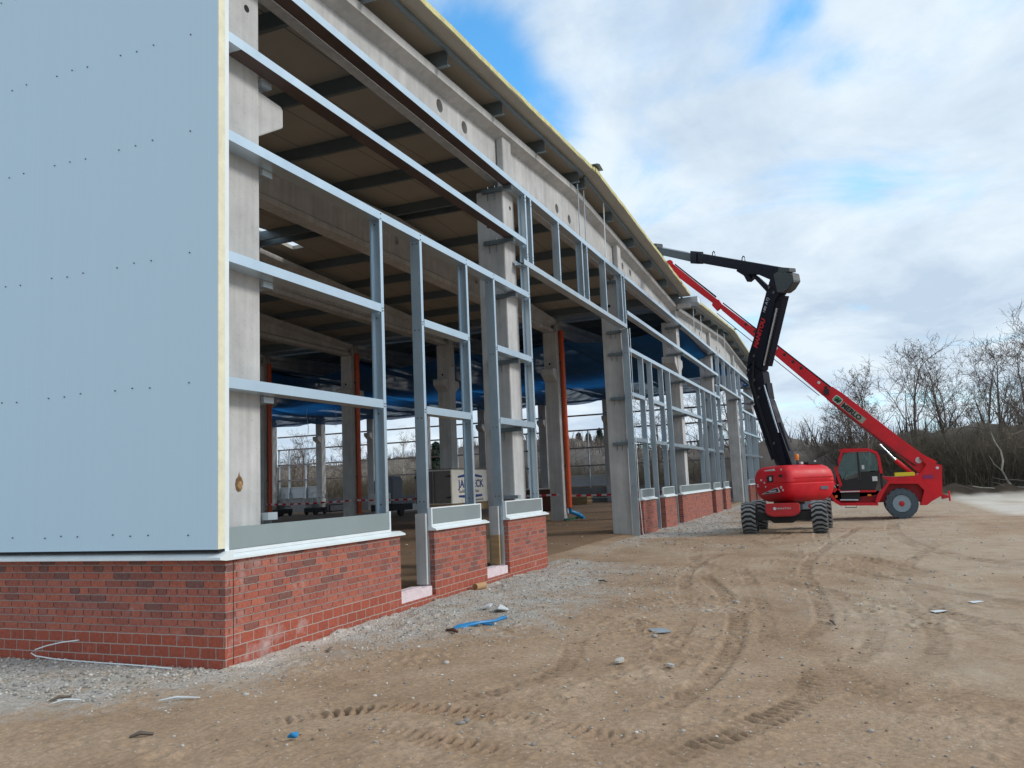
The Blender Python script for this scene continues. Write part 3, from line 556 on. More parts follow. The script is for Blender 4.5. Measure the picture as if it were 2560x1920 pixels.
# dark movement joint in the corner
MB().box(.115, -.004, .02, .121, .01, 1.055).build('movement_joint', M_dark, hall)
PIERS = [(4.52, 6.42), (7.42, 9.44), (17.97, 19.78), (21.07, 22.96), (24.1, 30.9), (32.0, 33.93), (35.18, 36.83), (45.6, 48.3), (49.3, 51.2), (52.2, 54.75)]
for a, c in PIERS:
    MB().box(a, 0, .313, c, .235, 1.06).build('brick_plinth', M_brick, hall)
    MB().box(a, -.001, (.1105 if a < 10 else -.12), c, .236, .312).build('brick_base_course', M_brickb if a < 10 else M_brick, hall)
# ---- white sill flashings and grey sill panels in white frames
for a, c in [(-.04, 3.56)]+[(p-.03, q+.05) for p, q in PIERS]:
    MB().prism([(-.055, 1.062), (-.055, 1.082), (.03, 1.118), (.245, 1.118), (.245, 1.062)], 'x', a, c).build('sill_flashing', M_white, hall)
    a2, c2 = (.04, 3.3) if a < 0 else (a+.0, c-.16)
    MB().box(a2+.04, .030, 1.16, c2-.04, .078, 1.385).build('sill_panel', M_sill, hall)
    fm = MB(); fm.box(a2, .022, 1.119, c2, .079, 1.155); fm.box(a2, .022, 1.1555, a2+.035, .079, 1.405); fm.box(c2-.035, .022, 1.1555, c2, .079, 1.405)
    if a > 0: fm.box(a2+.0355, .022, 1.386, c2-.0355, .079, 1.405)
    fm.build('sill_panel_frame', M_white, hall)
MB().prism([(-.135, 1.075), (-.135, 1.10), (-.02, 1.150), (.06, 1.150), (.06, 1.062), (-.045, 1.062)], 'y', -.056, 14).build('sill_flashing', M_white, hall)
MB().box(-.095, .004, 1.151, .0, 14, 1.176).build('base_gap_strip', M_dark, hall)
# ---- left wall: silver facade panel, its foam edge, corner trim, rows of screws
fp = MB().box(-.108, .006, 1.177, -.001, 14, 9.2).build('facade_panel', M_panel, hall)
MB().box(-.104, -.002, 1.18, -.004, .0055, 9.2).build('panel_foam_edge', M_foam, hall)
MB().box(.0, .004, 1.151, .062, .35, 9.2).build('corner_trim', M_white, hall)
scr = MB().tube((-.104, 0, 0), (-.120, 0, 0), .008, .007, 8); 
proto = scr.build('panel_screw', M_bolt, fp); first = True; cnt = 0
ys = [.38]+[.92+1.02*k+d for k in range(4) for d in (0, .25, .5)]
for z in (1.335, 2.90, 4.29, 5.655, 6.78, 7.98):
    for y in ys:
        o = proto if first else proto.copy()
        if not first: COL.objects.link(o); o.parent = fp
        first = False; o.location = (0, y, z+.01*math.sin(y*9+z))
# ---- columns
def column(x0, x1, yf, top, corb='', fork=True, d=.6, label=None, hole=True):
    m = MB().box(x0, yf, -.2, x1, yf+d, top)
    if fork: m.box(x0+.12, yf+.001, top, x1-.12, yf+.14, gz_((x0+x1)/2)-.47)
    hz = 7.55 if yf < 1 else 7.3
    o = m.build('concrete_column', M_conc, hall, bevel=.012)
    if hole: MB().lathe([(.0, -.003), (.045, -.003), (.045, .01), (0, .01)], (x1-.22, yf, hz), 'y', 16).build('cast_in_hole', M_dark, o); MB().lathe([(.0, -.003), (.05, -.003), (.05, .01), (0, .01)], (x0, yf+.33, hz-.45), 'x', 16).build('cast_in_hole', M_dark, o)
    for s in corb:
        if s == '+': MB().prism([(x1-.02, 6.62), (x1+.46, 6.60), (x1+.50, 6.56), (x1+.50, 6.33), (x1, 6.02), (x1-.02, 6.02)], 'y', yf+.03, yf+d-.03).build('corbel', M_conc, o, bevel=.01)
        else: MB().prism([(x0+.02, 6.62), (x0-.46, 6.60), (x0-.50, 6.56), (x0-.50, 6.33), (x0, 6.02), (x0+.02, 6.02)], 'y', yf+.03, yf+d-.03).build('corbel', M_conc, o, bevel=.01)
    return o
RZ = [8.0, 6.875, 5.72, 4.345, 2.965]
def brackets(x0, col, zs, side=-1, yf=.35):
    for z in zs:
        zt = z-.122; m = MB(); xa, xb = (x0-.10, x0) if side < 0 else (x0, x0+.20)
        if side < 0:
            m.box(xa, .10, zt-.085, xa+.008, .78, zt-.002); m.box(xa+.0085, .10, zt-.010, xb, .78, zt-.002); m.box(xa+.0085, .10, zt-.085, xb, .78, zt-.077)
            for y in (.50, .66): m.tube((xa+.05, y, zt-.25), (xa+.05, y, zt+.05), .011, n=6)
        else:
            m.box(xa, .30, zt-.075, xb-.03, .42, zt-.003); m.box(xb-.0295, .30, zt-.075, xb-.024, .52, zt-.003)
        m.build('rail_bracket', M_galvd if side > 0 else M_purlin, col)
c0 = column(.35, .985, .35, 8.1, '+'); brackets(.985, c0, RZ[1:], 1); 
MB().prism([(.55, 1.83), (.565, 1.77), (.60, 1.745), (.64, 1.755), (.665, 1.79), (.68, 1.85), (.66, 1.90), (.625, 1.93), (.615, 1.97), (.60, 1.92), (.565, 1.89)], 'y', .3475, .352).build('rust_stain', mat('rust_brown', (.17, .095, .04), .9, noise=(30, .6, 5)), c0); MB().lathe([(0, -.0045), (.042, -.0045), (.045, .012), (0, .012)], (.628, .35, 1.825), 'y', 14).build('rusty_hole', mat('old_wood_plug', (.33, .20, .09), .9, noise=(40, .5, 5)), c0)
MB().box(.99, .26, 1.415, 1.16, .36, 1.50).build('rail_bracket', M_galvd, c0)
cA = column(8.66, 9.28, .35, 7.86); brackets(8.66, cA, RZ)
MB().box(8.50, .22, 1.42, 8.66, .55, 1.49).build('rail_bracket', M_galvd, cA)
cB = column(17.85, 18.46, .35, 7.86); brackets(17.85, cB, [8.0, 6.41]+RZ[2:])
cC = column(26.9, 27.52, .35, 8.1, '-+'); brackets(26.9, cC, RZ)
cD = column(35.75, 36.36, .35, 7.86); brackets(35.75, cD, RZ)
cE = column(44.75, 45.36, .35, 7.86, hole=False); brackets(44.75, cE, [6.41])
cF = column(54.0, 54.6, .35, 8.1, '-'); brackets(54.0, cF, RZ)
for k in range(1, 9):
    if k <= 7: column(26.9, 27.52, rowY(k), 8.23, '-+')
    column(54.0, 54.6, rowY(k), 8.23, '-')
# pocket pilasters in front of the gable beams
for x, w in ((8.82, .44), (18.0, .40), (27.0, .42), (35.9, .40), (44.9, .40)):
    MB().box(x, .35, 7.861 if x not in (27.0,) else 8.101, x+w, .52, gz_(x+w/2)-.44).build('pilaster', M_conc, hall, bevel=.01)
# ---- beams
def beam(xa, xr, xb, yc, zb, holes, name='roof_beam', fl=.34, mt=None, foot=True, hz=.68):
    """saddle beam from xa over the ridge xr to xb; yc = centre"""
    zt = lambda x: gz_(x)-.285
    e = 1e-3
    out_ = [(xa, zb), (xb, zb), (xb, zt(xb)-.16), (xr, zt(xr)-.16), (xa, zt(xa)-.16)]
    w = holed(out_, [(h, zb+hz, .125) for h in holes], 'y', yc-.09, yc+.09); o = w.build(name, mt or M_conc, hall)
    f = MB()
    for a, c in ((xa, xr), (xr, xb)):
        za, zc = zt(a), zt(c); y0, y1 = yc-fl, yc+fl
        sec = lambda z: [(y0, z-.15), (yc-.09, z-.24), (yc+.09, z-.24), (y1, z-.15), (y1, z), (y0, z)]
        f.add([(a, y, z) for y, z in sec(za)]+[(c, y, z) for y, z in sec(zc)], [tuple(range(6)), tuple(range(11, 5, -1))]+[(i, 6+i, 6+(i+1) % 6, (i+1) % 6) for i in range(6)])
    f.build('beam_top_flange', mt or M_conc, o)
    if foot: MB().prism([(yc-.2, zb-.001), (yc+.2, zb-.001), (yc+.2, zb+.14), (yc+.092, zb+.22), (yc-.092, zb+.22), (yc-.2, zb+.14)], 'x', xa+.01, xb-.01).build('beam_bottom_flange', mt or M_conc, o)
    return o
H1 = [6.2, 7.25, 12.7, 13.7, 19.2, 20.2]; H2 = [32.6, 33.8, 39.3, 40.4, 46.6, 47.7]
beam(.36, 13.5, 27.0, .60, 8.09, H1, foot=False, hz=.58); beam(27.42, 40.7, 54.5, .60, 8.09, H2, foot=False, hz=.58)
for k in range(1, 9):
    beam(.36, 13.5, 26.98, rowY(k)+.3, 8.235, H1)
    beam(27.44, 40.7, 54.5, rowY(k)+.3, 8.235, H2)
# ---- purlins, edge channel, roof sheets
def purlin(x, y1, h=.28):
    g0 = gz_(x)-.003; m = MB()
    m.box(x-.006, .03, g0-h, x+.0, y1, g0); m.box(x+.0005, .03, g0-h, x+.085, y1, g0-h+.012); m.box(x+.0795, .03, g0-h+.0125, x+.085, y1, g0-h+.04); m.box(x+.0005, .03, g0-.012, x+.085, y1, g0)
    m.box(x+.001, .60-.3, g0-h, x+.06, .60+.3, g0-.02) if False else None
    m.build('purlin', M_purlin, hall)
for x in (1.0, 3.15, 5.62, 8.10, 10.6, 13.18, 13.72, 16.4, 18.95, 21.5, 24.0, 26.3): purlin(x, 42.5)
for x in (28.2, 30.3, 32.5, 34.7, 36.9, 39.0, 40.45, 40.95, 43.2, 45.6, 48.0, 50.4, 52.8): purlin(x, 42.5)
def sheet(x0, x1, y0, y1, name='roof_sheet', m_=None, z=0, th=.12):
    a, c = gz_(x0)+z, gz_(x1-1e-4 if abs(x1-27.2) < .01 else x1)+z
    m = MB().add([(x0, y0, a), (x1, y0, c), (x1, y1, c), (x0, y1, a), (x0, y0, a+th), (x1, y0, c+th), (x1, y1, c+th), (x0, y1, a+th)],
                 [(0, 3, 2, 1), (4, 5, 6, 7), (0, 1, 5, 4), (1, 2, 6, 5), (2, 3, 7, 6), (3, 0, 4, 7)])
    return m.build(name, m_ or M_soffit, hall)
sheet(-.3, 13.49, -.305, 10.05); sheet(-.3, 12.0, 10.05, 10.5); sheet(-.3, 13.49, 10.5, 42.6)
sheet(13.5, 26.85, -.345, 10.05); sheet(15.05, 26.85, 10.05, 10.5); sheet(13.5, 26.85, 10.5, 42.6)
sheet(27.6, 40.69, -.345, 6.0); sheet(40.7, 54.9, -.345, 6.0); sheet(27.6, 39.1, 6.0, 42.6); sheet(42.3, 54.9, 6.0, 42.6)
def foam_edge(x0, x1, y):
    a, c = gz_(x0)+.012, gz_(x1)+.012; n = 40; m = MB(); vs = []; 
    for i in range(n+1):
        x = x0+(x1-x0)*i/n; z = gz_(x); w1, w2 = .010*random.uniform(-1, 1), .008*random.uniform(-1, 1)
        vs += [(x, y, z+.010+w1), (x, y-.014+w2, z+.012+w1), (x, y-.014+w2, z+.112), (x, y, z+.114)]
    fs = [(i*4+k, i*4+(k+1) % 4, (i+1)*4+(k+1) % 4, (i+1)*4+k) for i in range(n) for k in range(4)]+[(0, 1, 2, 3), (n*4+3, n*4+2, n*4+1, n*4)]
    m.add(vs, fs).build('roof_foam_edge', M_foamr, hall)
foam_edge(-.29, 13.49, -.3052); foam_edge(13.51, 26.8, -.3452); foam_edge(27.62, 40.68, -.3452); foam_edge(40.72, 54.88, -.3452)
for x0, x1 in ((.3, 13.45), (13.55, 26.8), (27.6, 40.65), (40.75, 54.8)):
    a, c = gz_(x0)-.004, gz_(x1)-.004
    MB().add([(x0, -.035, a-.075), (x1, -.035, c-.075), (x1, .027, c-.075), (x0, .027, a-.075), (x0, -.035, a), (x1, -.035, c), (x1, .027, c), (x0, .027, a)],
             [(0, 3, 2, 1), (4, 5, 6, 7), (0, 1, 5, 4), (1, 2, 6, 5), (2, 3, 7, 6), (3, 0, 4, 7)]).build('edge_channel', M_purlin, hall)
# ridge end pieces
MB().prism([(13.28, 9.895), (13.52, 9.962), (13.86, 9.905), (13.86, 9.912), (13.52, 9.97), (13.28, 9.903)], 'y', -.46, .6).build('ridge_cap', M_capg, hall)
MB().prism([(13.2, 9.765), (13.44, 9.774), (13.47, 9.80), (13.47, 9.878), (13.40, 9.885)], 'y', -.345, -.306).build('ridge_foam_block', M_foamr, hall)
MB().prism([(40.5, 9.895), (40.7, 9.935), (40.95, 9.90), (40.95, 9.908), (40.7, 9.943), (40.5, 9.903)], 'y', -.46, .6).build('ridge_cap', M_capg, hall)
# valley gutter with its open end, and the end gutters
g_ = MB().prism([(26.84, 9.04), (26.84, 8.80), (27.58, 8.80), (27.58, 9.04), (27.56, 9.04), (27.56, 8.82), (26.86, 8.82), (26.86, 9.04)], 'y', -.62, 42.5).build('valley_gutter', M_galvd, hall)
MB().box(26.87, -.612, 8.822, 27.55, -.606, 9.03).build('gutter_end_plate', M_white, g_)
MB().box(26.80, -.30, 8.62, 27.0, .24, 8.79).build('gutter_support', M_conc, hall)
# ---- horizontal rails (troughs open upwards) on the gable wall
def rail(x0, x1, z, y0=.08, d=.215, h=.118, mt=None):
    pts = [(y0, z), (y0, z-h), (y0+d, z-h), (y0+d, z), (y0+d-.006, z), (y0+d-.006, z-h+.006), (y0+.006, z-h+.006), (y0+.006, z-.006), (y0+.03, z-.006), (y0+.03, z)]
    return MB().prism(pts, 'x', x0, x1).build('wall_rail', mt or M_galv, hall)
for a, c in ((.065, 9.0), (9.003, 17.62), (17.70, 27.1), (27.103, 36.2), (36.4, 45.12), (45.2, 54.9)): rail(a, c, 8.0)
for z in RZ[1:3]:
    for a, c in ((.065, 9.245), (17.74, 27.1), (27.103, 36.15), (45.22, 55.3)): rail(a, c, z)
for z in RZ[3:]:
    for a, c in ((.065, 3.27), (4.56, 6.155), (7.46, 9.245), (17.74, 19.37), (20.69, 22.34), (23.68, 30.03), (31.4, 33.09), (34.65, 36.15), (45.22, 47.42), (47.55, 48.83), (49.0, 50.95), (51.1, 52.5), (52.7, 55.3)): rail(a, c, z)
M_under = mat('dark_brown_web', (.085, .058, .052), .55, .25, noise=(1.6, .45, 7))
for z in (8.0, 6.875): MB().box(.36, .083, z-.1205, 8.55, .293, z-.1185).build('rail_web_plate', M_under, hall)  # thin dark brown plates under the top two rails of the first bay
rail(9.06, 17.62, 6.41, mt=M_galvd); rail(36.3, 45.12, 6.41, mt=M_galvd)
# ---- posts (C sections standing upright)
def post(xr, z0, z1, open_left=True, w=.072, d=.17, y0=.082):
    x0 = xr-w; e = .006; l = .022
    p = [(xr, y0), (x0, y0), (x0, y0+l), (x0+e, y0+l), (x0+e, y0+e), (xr-e, y0+e), (xr-e, y0+d-e), (x0+e, y0+d-e), (x0+e, y0+d-l), (x0, y0+d-l), (x0, y0+d), (xr, y0+d)]
    if not open_left: p = [(x0+xr-a, c) for a, c in p]
    m = MB().prism(p, 'z', z0, z1)
    o = m.build('wall_post', M_galv, hall)
    if xr < 18:
        bl = MB()
        for zz in ([5.69, 5.62, 4.29, 4.25, 2.91, 2.87, 1.2, 1.3] if z0 < 5 else [7.8, 7.72, 6.50, 6.56]):
            if z0 < zz < z1+.12: bl.tube((xr-w*.5, y0-.010, zz), (xr-w*.5, y0-.001, zz), .009, n=8)
        for zz in ((5.55, 4.16, 2.78, 1.5) if z0 < 5 else (7.84, 6.45)):
            if z0 < zz < z1:
                for yy in (.05, .12): bl.tube((x0-.010 if not open_left else xr-e-.010, y0+yy, zz), (x0-.001 if not open_left else xr-e-.0005, y0+yy, zz), .011, n=8)
        if bl.v: bl.build('bolt_row', M_bolt, o)
    return o
T = 5.598
for x in (3.35, 6.23, 9.325, 19.45, 22.42, 30.11, 33.17, 36.23): post(x, 1.12, T if x not in (9.325, 36.23) else 6.288)
for x in (4.545, 7.44, 20.68, 23.67, 31.38, 34.63): post(x, .06, T, False)
post(17.72, .02, 6.288, False, w=.085, d=.2); post(45.18, .02, 6.288, False, w=.085, d=.2)
for x in (9.34, 9.66, 11.50, 13.35, 13.79, 15.50, 17.29, 17.62): post(x, 6.412, 7.88, x in (9.34, 13.35, 17.29))
for x in (36.55, 38.72, 40.9, 42.9, 45.1): post(x, 6.412, 7.88, x in (36.55, 40.9))
for x in (47.5, 48.92, 51.05, 52.62): post(x, 1.12, T, x in (47.5, 51.05))
# flashings on the floor-length openings
for x in (3.98, 6.9): pass
# short hangers from the ridge purlins and threaded rods in front of the beam
for x, y, z1 in ((13.27, .10, 9.45), (13.80, .10, 9.44)): MB().box(x, y, 8.0, x+.035, y+.02, z1).build('hanger_rod', M_galvd, hall)
for x, z1 in ((15.45, 9.60), (29.5, 9.1), (31.4, 9.1), (36.5, 9.2), (39.0, 9.4)): MB().tube((x, .04, 8.0), (x, .02, z1), .014, n=6).build('hanger_rod', M_white, hall)
# ---- east wall seen through the frame: plinth, rails, window posts
MB().box(54.62, -.2, -.2, 54.82, 43.5, 1.22).build('concrete_plinth', M_conc2, hall)
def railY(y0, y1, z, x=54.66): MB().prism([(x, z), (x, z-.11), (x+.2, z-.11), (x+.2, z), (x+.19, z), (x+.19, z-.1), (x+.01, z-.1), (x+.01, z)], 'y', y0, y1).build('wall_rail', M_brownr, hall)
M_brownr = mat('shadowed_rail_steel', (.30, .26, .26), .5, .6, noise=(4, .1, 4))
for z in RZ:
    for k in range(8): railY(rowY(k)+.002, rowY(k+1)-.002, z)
for y in (12.9, 18.0, 19.2, 24.2, 25.6, 39.3, 41.1, 42.2): MB().box(54.66, y, 1.23, 54.84, y+.07, 5.6).build('wall_post', M_galvd, hall)
for y0, y1, z0, z1 in ((38.2, 42.3, 1.30, 2.2), (11.5, 14.6, 1.33, 2.08)):
    o = MB().box(54.86, y0, z0, 54.94, y1, z1).build('corrugated_sheet', M_corr, hall); MB().box(54.85, y0-.05, z1+.03, 55.0, y1+.05, z1+.10).build('sheet_cap', M_white, o)
MB().box(54.50, 7.0, .42, 54.60, 17, .47).build('plinth_rail', M_white, hall)
# ---- orange downpipes on the valley columns
for k in (1, 3, 4):
    x = 27.30 if k == 1 else 27.22; y = rowY(k)-.125
    m = MB().tube((x, y, .62), (x, y, 8.35), .105, n=16)
    for z in (1.9, 3.6, 5.4, 7.2): m.tube((x, y, z), (x, y, z+.10), .122, n=16)
    o = m.build('downpipe', M_orange, hall, smooth=True)
    pc = MB()
    for z in (2.4, 6.9): pc.box(x-.13, y-.02, z, x+.13, rowY(k), z+.04)
    pc.build('pipe_clamp', M_bolt, o)
o = MB().path([(27.30, rowY(1)-.125, .62), (27.34, rowY(1)-.14, .45), (27.62, rowY(1)-.34, .33), (27.88, rowY(1)-.46, .20), (27.80, rowY(1)-.60, .06), (27.60, rowY(1)-.62, .02)], [.085, .085, .10, .10, .085, .07], 12).build('drain_hose', M_plasb, hall, smooth=True)
MB().prism([(27.5, .10), (27.52, .30), (27.60, .14), (27.64, .10)], 'y', rowY(1)+.05, rowY(1)+.55).build('column_foot', M_conc, hall)
# fine cable hanging at the second door jamb
MB().path([(17.66, .02, 6.3), (17.64, .03, 3.0), (17.60, .02, 1.2), (17.66, .0, .6), (17.55, -.04, .12), (17.30, -.15, .06), (16.9, -.30, .06)], .010, 5).build('loose_cable', M_white, hall)
# ================================================================== things inside and against the hall
ordn = ['first', 'second', 'third', 'fourth', 'fifth', 'sixth', 'seventh', 'eighth']
def net(k, x0, x1, zt, lab):
    y0, y1 = rowY(k)+.15, rowY(k+1)+.45; nx_, ny_ = 70, 22; X, Y = np.meshgrid(np.linspace(x0, x1, nx_), np.linspace(y0, y1, ny_), indexing='ij')
    u = (X-x0)/(x1-x0); v = (Y-y0)/(y1-y0)
    hang = .25+.75*np.abs(np.sin(u*math.pi*3+.4*k))
    Z = zt-.55*np.abs(np.sin(v*math.pi))**.6*(.6+.4*hang)-.25*np.clip(fbm(X*.2+k*3, Y*.3, 3, 100+k)+.2, 0, 1)+.05*fbm(X*1.2, Y*1.2+k, 2, 120+k)-.2*np.sin(u*math.pi)
    q = (np.arange(nx_-1)[:, None]*ny_+np.arange(ny_-1)).ravel(); f = np.stack([q, q+ny_, q+ny_+1, q+1], 1)
    o = fast_mesh('safety_net', np.stack([X, Y, Z], -1).reshape(-1, 3), f, M_net, True)
    tag(o, lab, 'safety net', 'blue safety nets hung under the far roof')
    e = MB()
    for yy, jj in ((y0, 0), (y1, ny_-1)): e.path([(X[i, jj], Y[i, jj], Z[i, jj]) for i in range(0, nx_, 3)], .03, 5)
    e.build('border_rope', MT['dark_boom_paint'], o)
for k in range(0, 8):
    net(k, 27.7, 53.95, 8.12, 'blue safety net under the far roof, %s bay back from the open front' % ordn[k])
# loose cords hanging from nets
def cord(pts, lab): tag(MB().path(pts, .018, 5).build('hanging_cord', M_silver), lab, 'cord', 'pale cords dangling from the nets')
cord([(40.3, 28.5, 7.8), (40.2, 28.5, 7.0), (40.32, 28.45, 6.2), (40.2, 28.4, 5.7)], 'longest pale cord dangling beside the red-brown downpipe column')
cord([(41.8, 27.2, 7.6), (41.8, 27.2, 6.8), (41.85, 27.25, 6.2)], 'short pale cord hanging straight down in front of the blue net')
cord([(36.0, 14.9, 7.6), (35.8, 14.9, 7.0), (35.55, 14.85, 6.4), (35.6, 14.8, 5.9)], 'pale cord hanging under the net right of the white trailer')
# white box trailer
TX, TY, TK = 22.80, 8.84, .72
tr = thing('box_trailer', 'white box trailer with blue lettering and grey rear doors parked inside the hall', 'trailer', (TX, TY, .1))
def tz(z): return 1.7+(z-1.7)*TK
MB().box(TX, TY, tz(.78), TX+5.4*TK, TY+2.3*TK, tz(2.68)).build('body', M_trailer, tr, bevel=.02)
MB().box(TX+.05, TY+.10, .72, TX+5.3*TK, TY+2.15*TK, tz(.775)-.005).build('underframe', M_wood, tr)
for xx in (TX+1.5, TX+2.2): MB().lathe([(.08, 0), (.28, 0), (.31, .03), (.31, .17), (.28, .20), (.08, .20)], (xx, TY+.02, .41), 'y', 20).build('wheel', M_black, tr, smooth=True)
for i, (a, c) in enumerate(((0.04, .81), (.845, 1.62))):
    d_ = MB().box(TX-.035, TY+a, 1.08, TX-.003, TY+c, 2.36).build('rear_door', M_trdoor, tr, bevel=.006)
    hy = TY+a+.02 if i == 0 else TY+c-.02; sg = 1 if i == 0 else -1
    for z in (1.30, 2.14): MB().prism([(hy-.04*sg, z-.045), (hy-.04*sg, z+.045), (hy+.20*sg, z+.01), (hy+.20*sg, z-.01)], 'x', TX-.048, TX-.036).build('hinge', M_black, d_)
    MB().tube((TX-.055, TY+(c-.06 if i == 0 else a+.06), 1.1), (TX-.055, TY+(c-.06 if i == 0 else a+.06), 2.33), .014, n=8).build('lock_bar', M_bolt, d_)
MB().box(TX-.03, TY-.02, tz(2.685), TX+5.42*TK, TY+2.32*TK, tz(2.74)).build('roof_edge', M_trdoor, tr)
yy = TY-.004
def ttext(body, size, mt, u, z, sx, bold=0): text_obj('lettering', body, size*TK, mt, tr, (TX+u*TK, yy, tz(z)), (1, 0, 0), (0, 0, 1), sx=sx, bold=bold)
ttext('JANNECK', .62, M_blueink, .85, 1.66, 1.24, .010)
ttext('Stahlhallen Stahlbau', .27, M_greyink, .86, 1.36, 1.26)
ttext('www.janneck.de', .20, M_greyink, 2.6, .88, 1.15)
lg = MB()
for pp in ([(.8, 2.20), (2.3, 2.30), (2.3, 2.48), (.8, 2.31)], [(2.45, 2.30), (4.05, 2.20), (4.05, 2.31), (2.45, 2.48)], [(.85, 1.12), (2.1, 1.05), (2.1, 1.23), (.85, 1.23)], [(2.8, 1.05), (4.0, 1.12), (4.0, 1.23), (2.8, 1.23)], [(2.25, 1.04), (2.65, 1.04), (2.65, 1.23), (2.25, 1.23)]):
    lg.prism([(TX+u*TK, tz(z)) for u, z in pp], 'y', yy-.003, yy+.003)
lg.build('emblem', M_blueink, tr)
# grey enclosed trailer left of the white one
t2 = thing('tool_trailer', 'slate grey enclosed trailer standing behind the doors of the white trailer', 'trailer', (37.0, 19.8, .1))
MB().prism([(19.6, .85), (20.9, .85), (20.9, 2.2), (20.75, 2.5), (19.75, 2.5), (19.6, 2.3)], 'x', 36.4, 37.6).build('body', mat('slate_panel', (.20, .215, .25), .6, noise=(2, .12, 5)), t2, bevel=.03)
MB().box(36.2, 19.5, .45, 38.6, 21.0, .84).build('underframe', M_black, t2)
MB().box(36.0, 19.7, .9, 36.35, 20.9, 1.5).build('drawbar_box', M_trailer, t2)
for y_ in (19.55, 20.75): MB().lathe([(.08, 0), (.28, 0), (.30, .03), (.30, .17), (.28, .2), (.08, .2)], (37.4, y_, .40), 'y', 18).build('wheel', M_black, t2, smooth=True)
# two lowered scissor lifts
def scissor(name, lab, x, y, col):
    t_ = thing(name, lab, 'work platform', (x, y, .1), 'lowered scissor lifts inside the hall')
    MB().box(x-.9, y-.4, .28, x+.9, y+.4, .62).build('chassis', M_black, t_, bevel=.02)
    for sx in (-.62, .62):
        for yy in (y-.43, y+.31): MB().lathe([(.05, 0), (.17, 0), (.19, .02), (.19, .10), (.17, .12), (.05, .12)], (x+sx, yy, .29), 'y', 16).build('wheel', M_black, t_, smooth=True)
    s = MB()
    for i in range(3):
        for yy in (y-.3, y+.24): s.prism([(x-.8, .64+.1*i), (x+.8, .69+.1*i), (x+.8, .73+.1*i), (x-.8, .68+.1*i)], 'y', yy, yy+.05)
    s.build('scissor_stack', col, t_)
    MB().box(x-.95, y-.42, .955, x+.95, y+.42, 1.02).build('platform', M_grey, t_)
    r_ = MB()
    for sx in (-.93, 0, .93):
        for yy in (y-.4, y+.4): r_.tube((x+sx, yy, 1.02), (x+sx, yy, 1.72), .02, n=6)
    for z in (1.35, 1.72):
        for yy in (y-.4, y+.4): r_.tube((x-.93, yy, z), (x+.93, yy, z), .02, n=6)
        for sx in (-.93, .93): r_.tube((x+sx, y-.4, z), (x+sx, y+.4, z), .02, n=6)
    r_.build('guard_rail', M_trailer, t_)
    MB().box(x+.6, y-.44, 1.25, x+.85, y-.405, 1.6).build('control_box', M_wsticker, t_)
scissor('scissor_lift', 'black scissor lift nearest the dark red downpipe, behind the striped tape', 43.6, 33.4, M_black)
scissor('scissor_lift', 'scissor lift with pale control box, right one of the pair behind the striped tape', 45.4, 31.6, M_grey)
MB_ = MB().box(44.3, 29.6, .28, 46.6, 30.2, .36).box(44.3, 29.6, .75, 46.6, 29.68, .82).box(44.3, 29.6, .361, 44.4, 29.68, .749).box(46.5, 29.6, .361, 46.6, 29.68, .749)
tag(MB_.build('steel_rack', M_black), 'low black steel rack beside the scissor lifts', 'rack')
tag(MB().box(40.6, 21.2, .3, 43.6, 22.6, .52).box(40.7, 21.3, .521, 43.5, 22.5, .70).build('panel_stack', M_trailer, bevel=.01), 'low stack of white panels lying on the hall floor', 'panel stack')
o = thing('skip_container', 'rusty brown container with a pale lid behind the orange pipe column', 'container', (38.5, 9.0, .1))
MB().prism([(37.9, .15), (39.6, .15), (39.8, 1.35), (37.7, 1.35)], 'y', 10.1, 11.9).build('body', M_brownm, o, bevel=.02); MB().box(37.65, 10.05, 1.355, 39.85, 11.95, 1.42).build('lid', M_trailer, o)
# timber and plate stacks far inside
for i, (x, y, w, l, h, mm, lab) in enumerate(((49.5, 11.6, 1.2, 2.6, .55, M_wood, 'stack of raw timber beams at the foot of the far plinth'), (50.8, 8.9, .8, 1.0, .8, M_trailer, 'pale crate standing right of the timber stack'), (50.3, 7.6, .7, .7, .62, mat('pale_blue_crate', (.35, .42, .52), .7), 'small pale blue crate next to the dark concrete door column'))):
    m = MB()
    if i == 0:
        for r_ in range(4): m.box(x, y, .14+.14*r_, x+w, y+l, .25+.14*r_) if r_ % 2 else [m.box(x+.1+.4*q_, y+.05, .14+.14*r_, x+.3+.4*q_, y+l-.05, .255+.14*r_) for q_ in range(3)]
    else:
        m.box(x, y, .12, x+w, y+l, .12+h); [m.box(x-.02, y+.05+q_*(l-.2)/2, .16, x-.001, y+.15+q_*(l-.2)/2, .08+h) for q_ in range(3)]
    tag(m.build('timber_stack' if i == 0 else 'crate', mm), lab, 'timber' if i == 0 else 'crate')
# barrier tape strung along the valley columns
def tape(p0, p1, sag, lab):
    n = 24; m = MB(); vs = []
    for i in range(n+1):
        t_ = i/n; p = Vector(p0).lerp(Vector(p1), t_); p.z -= sag*4*t_*(1-t_); tw = .5*math.sin(t_*9+p0[1]); vs += [(p.x+tw*.03, p.y, p.z-.042), (p.x-tw*.03, p.y, p.z+.042), (p.x-tw*.03+.003, p.y, p.z+.042), (p.x+tw*.03+.003, p.y, p.z-.042)]
    m.add(vs, [(i*4+k, i*4+(k+1) % 4, (i+1)*4+(k+1) % 4, (i+1)*4+k) for i in range(n) for k in range(4)])
    tag(m.build('barrier_tape', M_tape), lab, 'barrier tape', 'red and white tape lengths between the columns')
tape((26.88, 21.2, 1.24), (26.88, 16.2, 1.28), .05, 'red and white striped tape left of the orange pipe column')
tape((26.88, 16.0, 1.28), (26.88, 11.4, 1.26), .04, 'red and white striped tape running in front of the white trailer')
tape((26.88, 10.8, 1.26), (26.88, 5.75, 1.20), .05, 'red and white tape crossing the column beside the brown container')
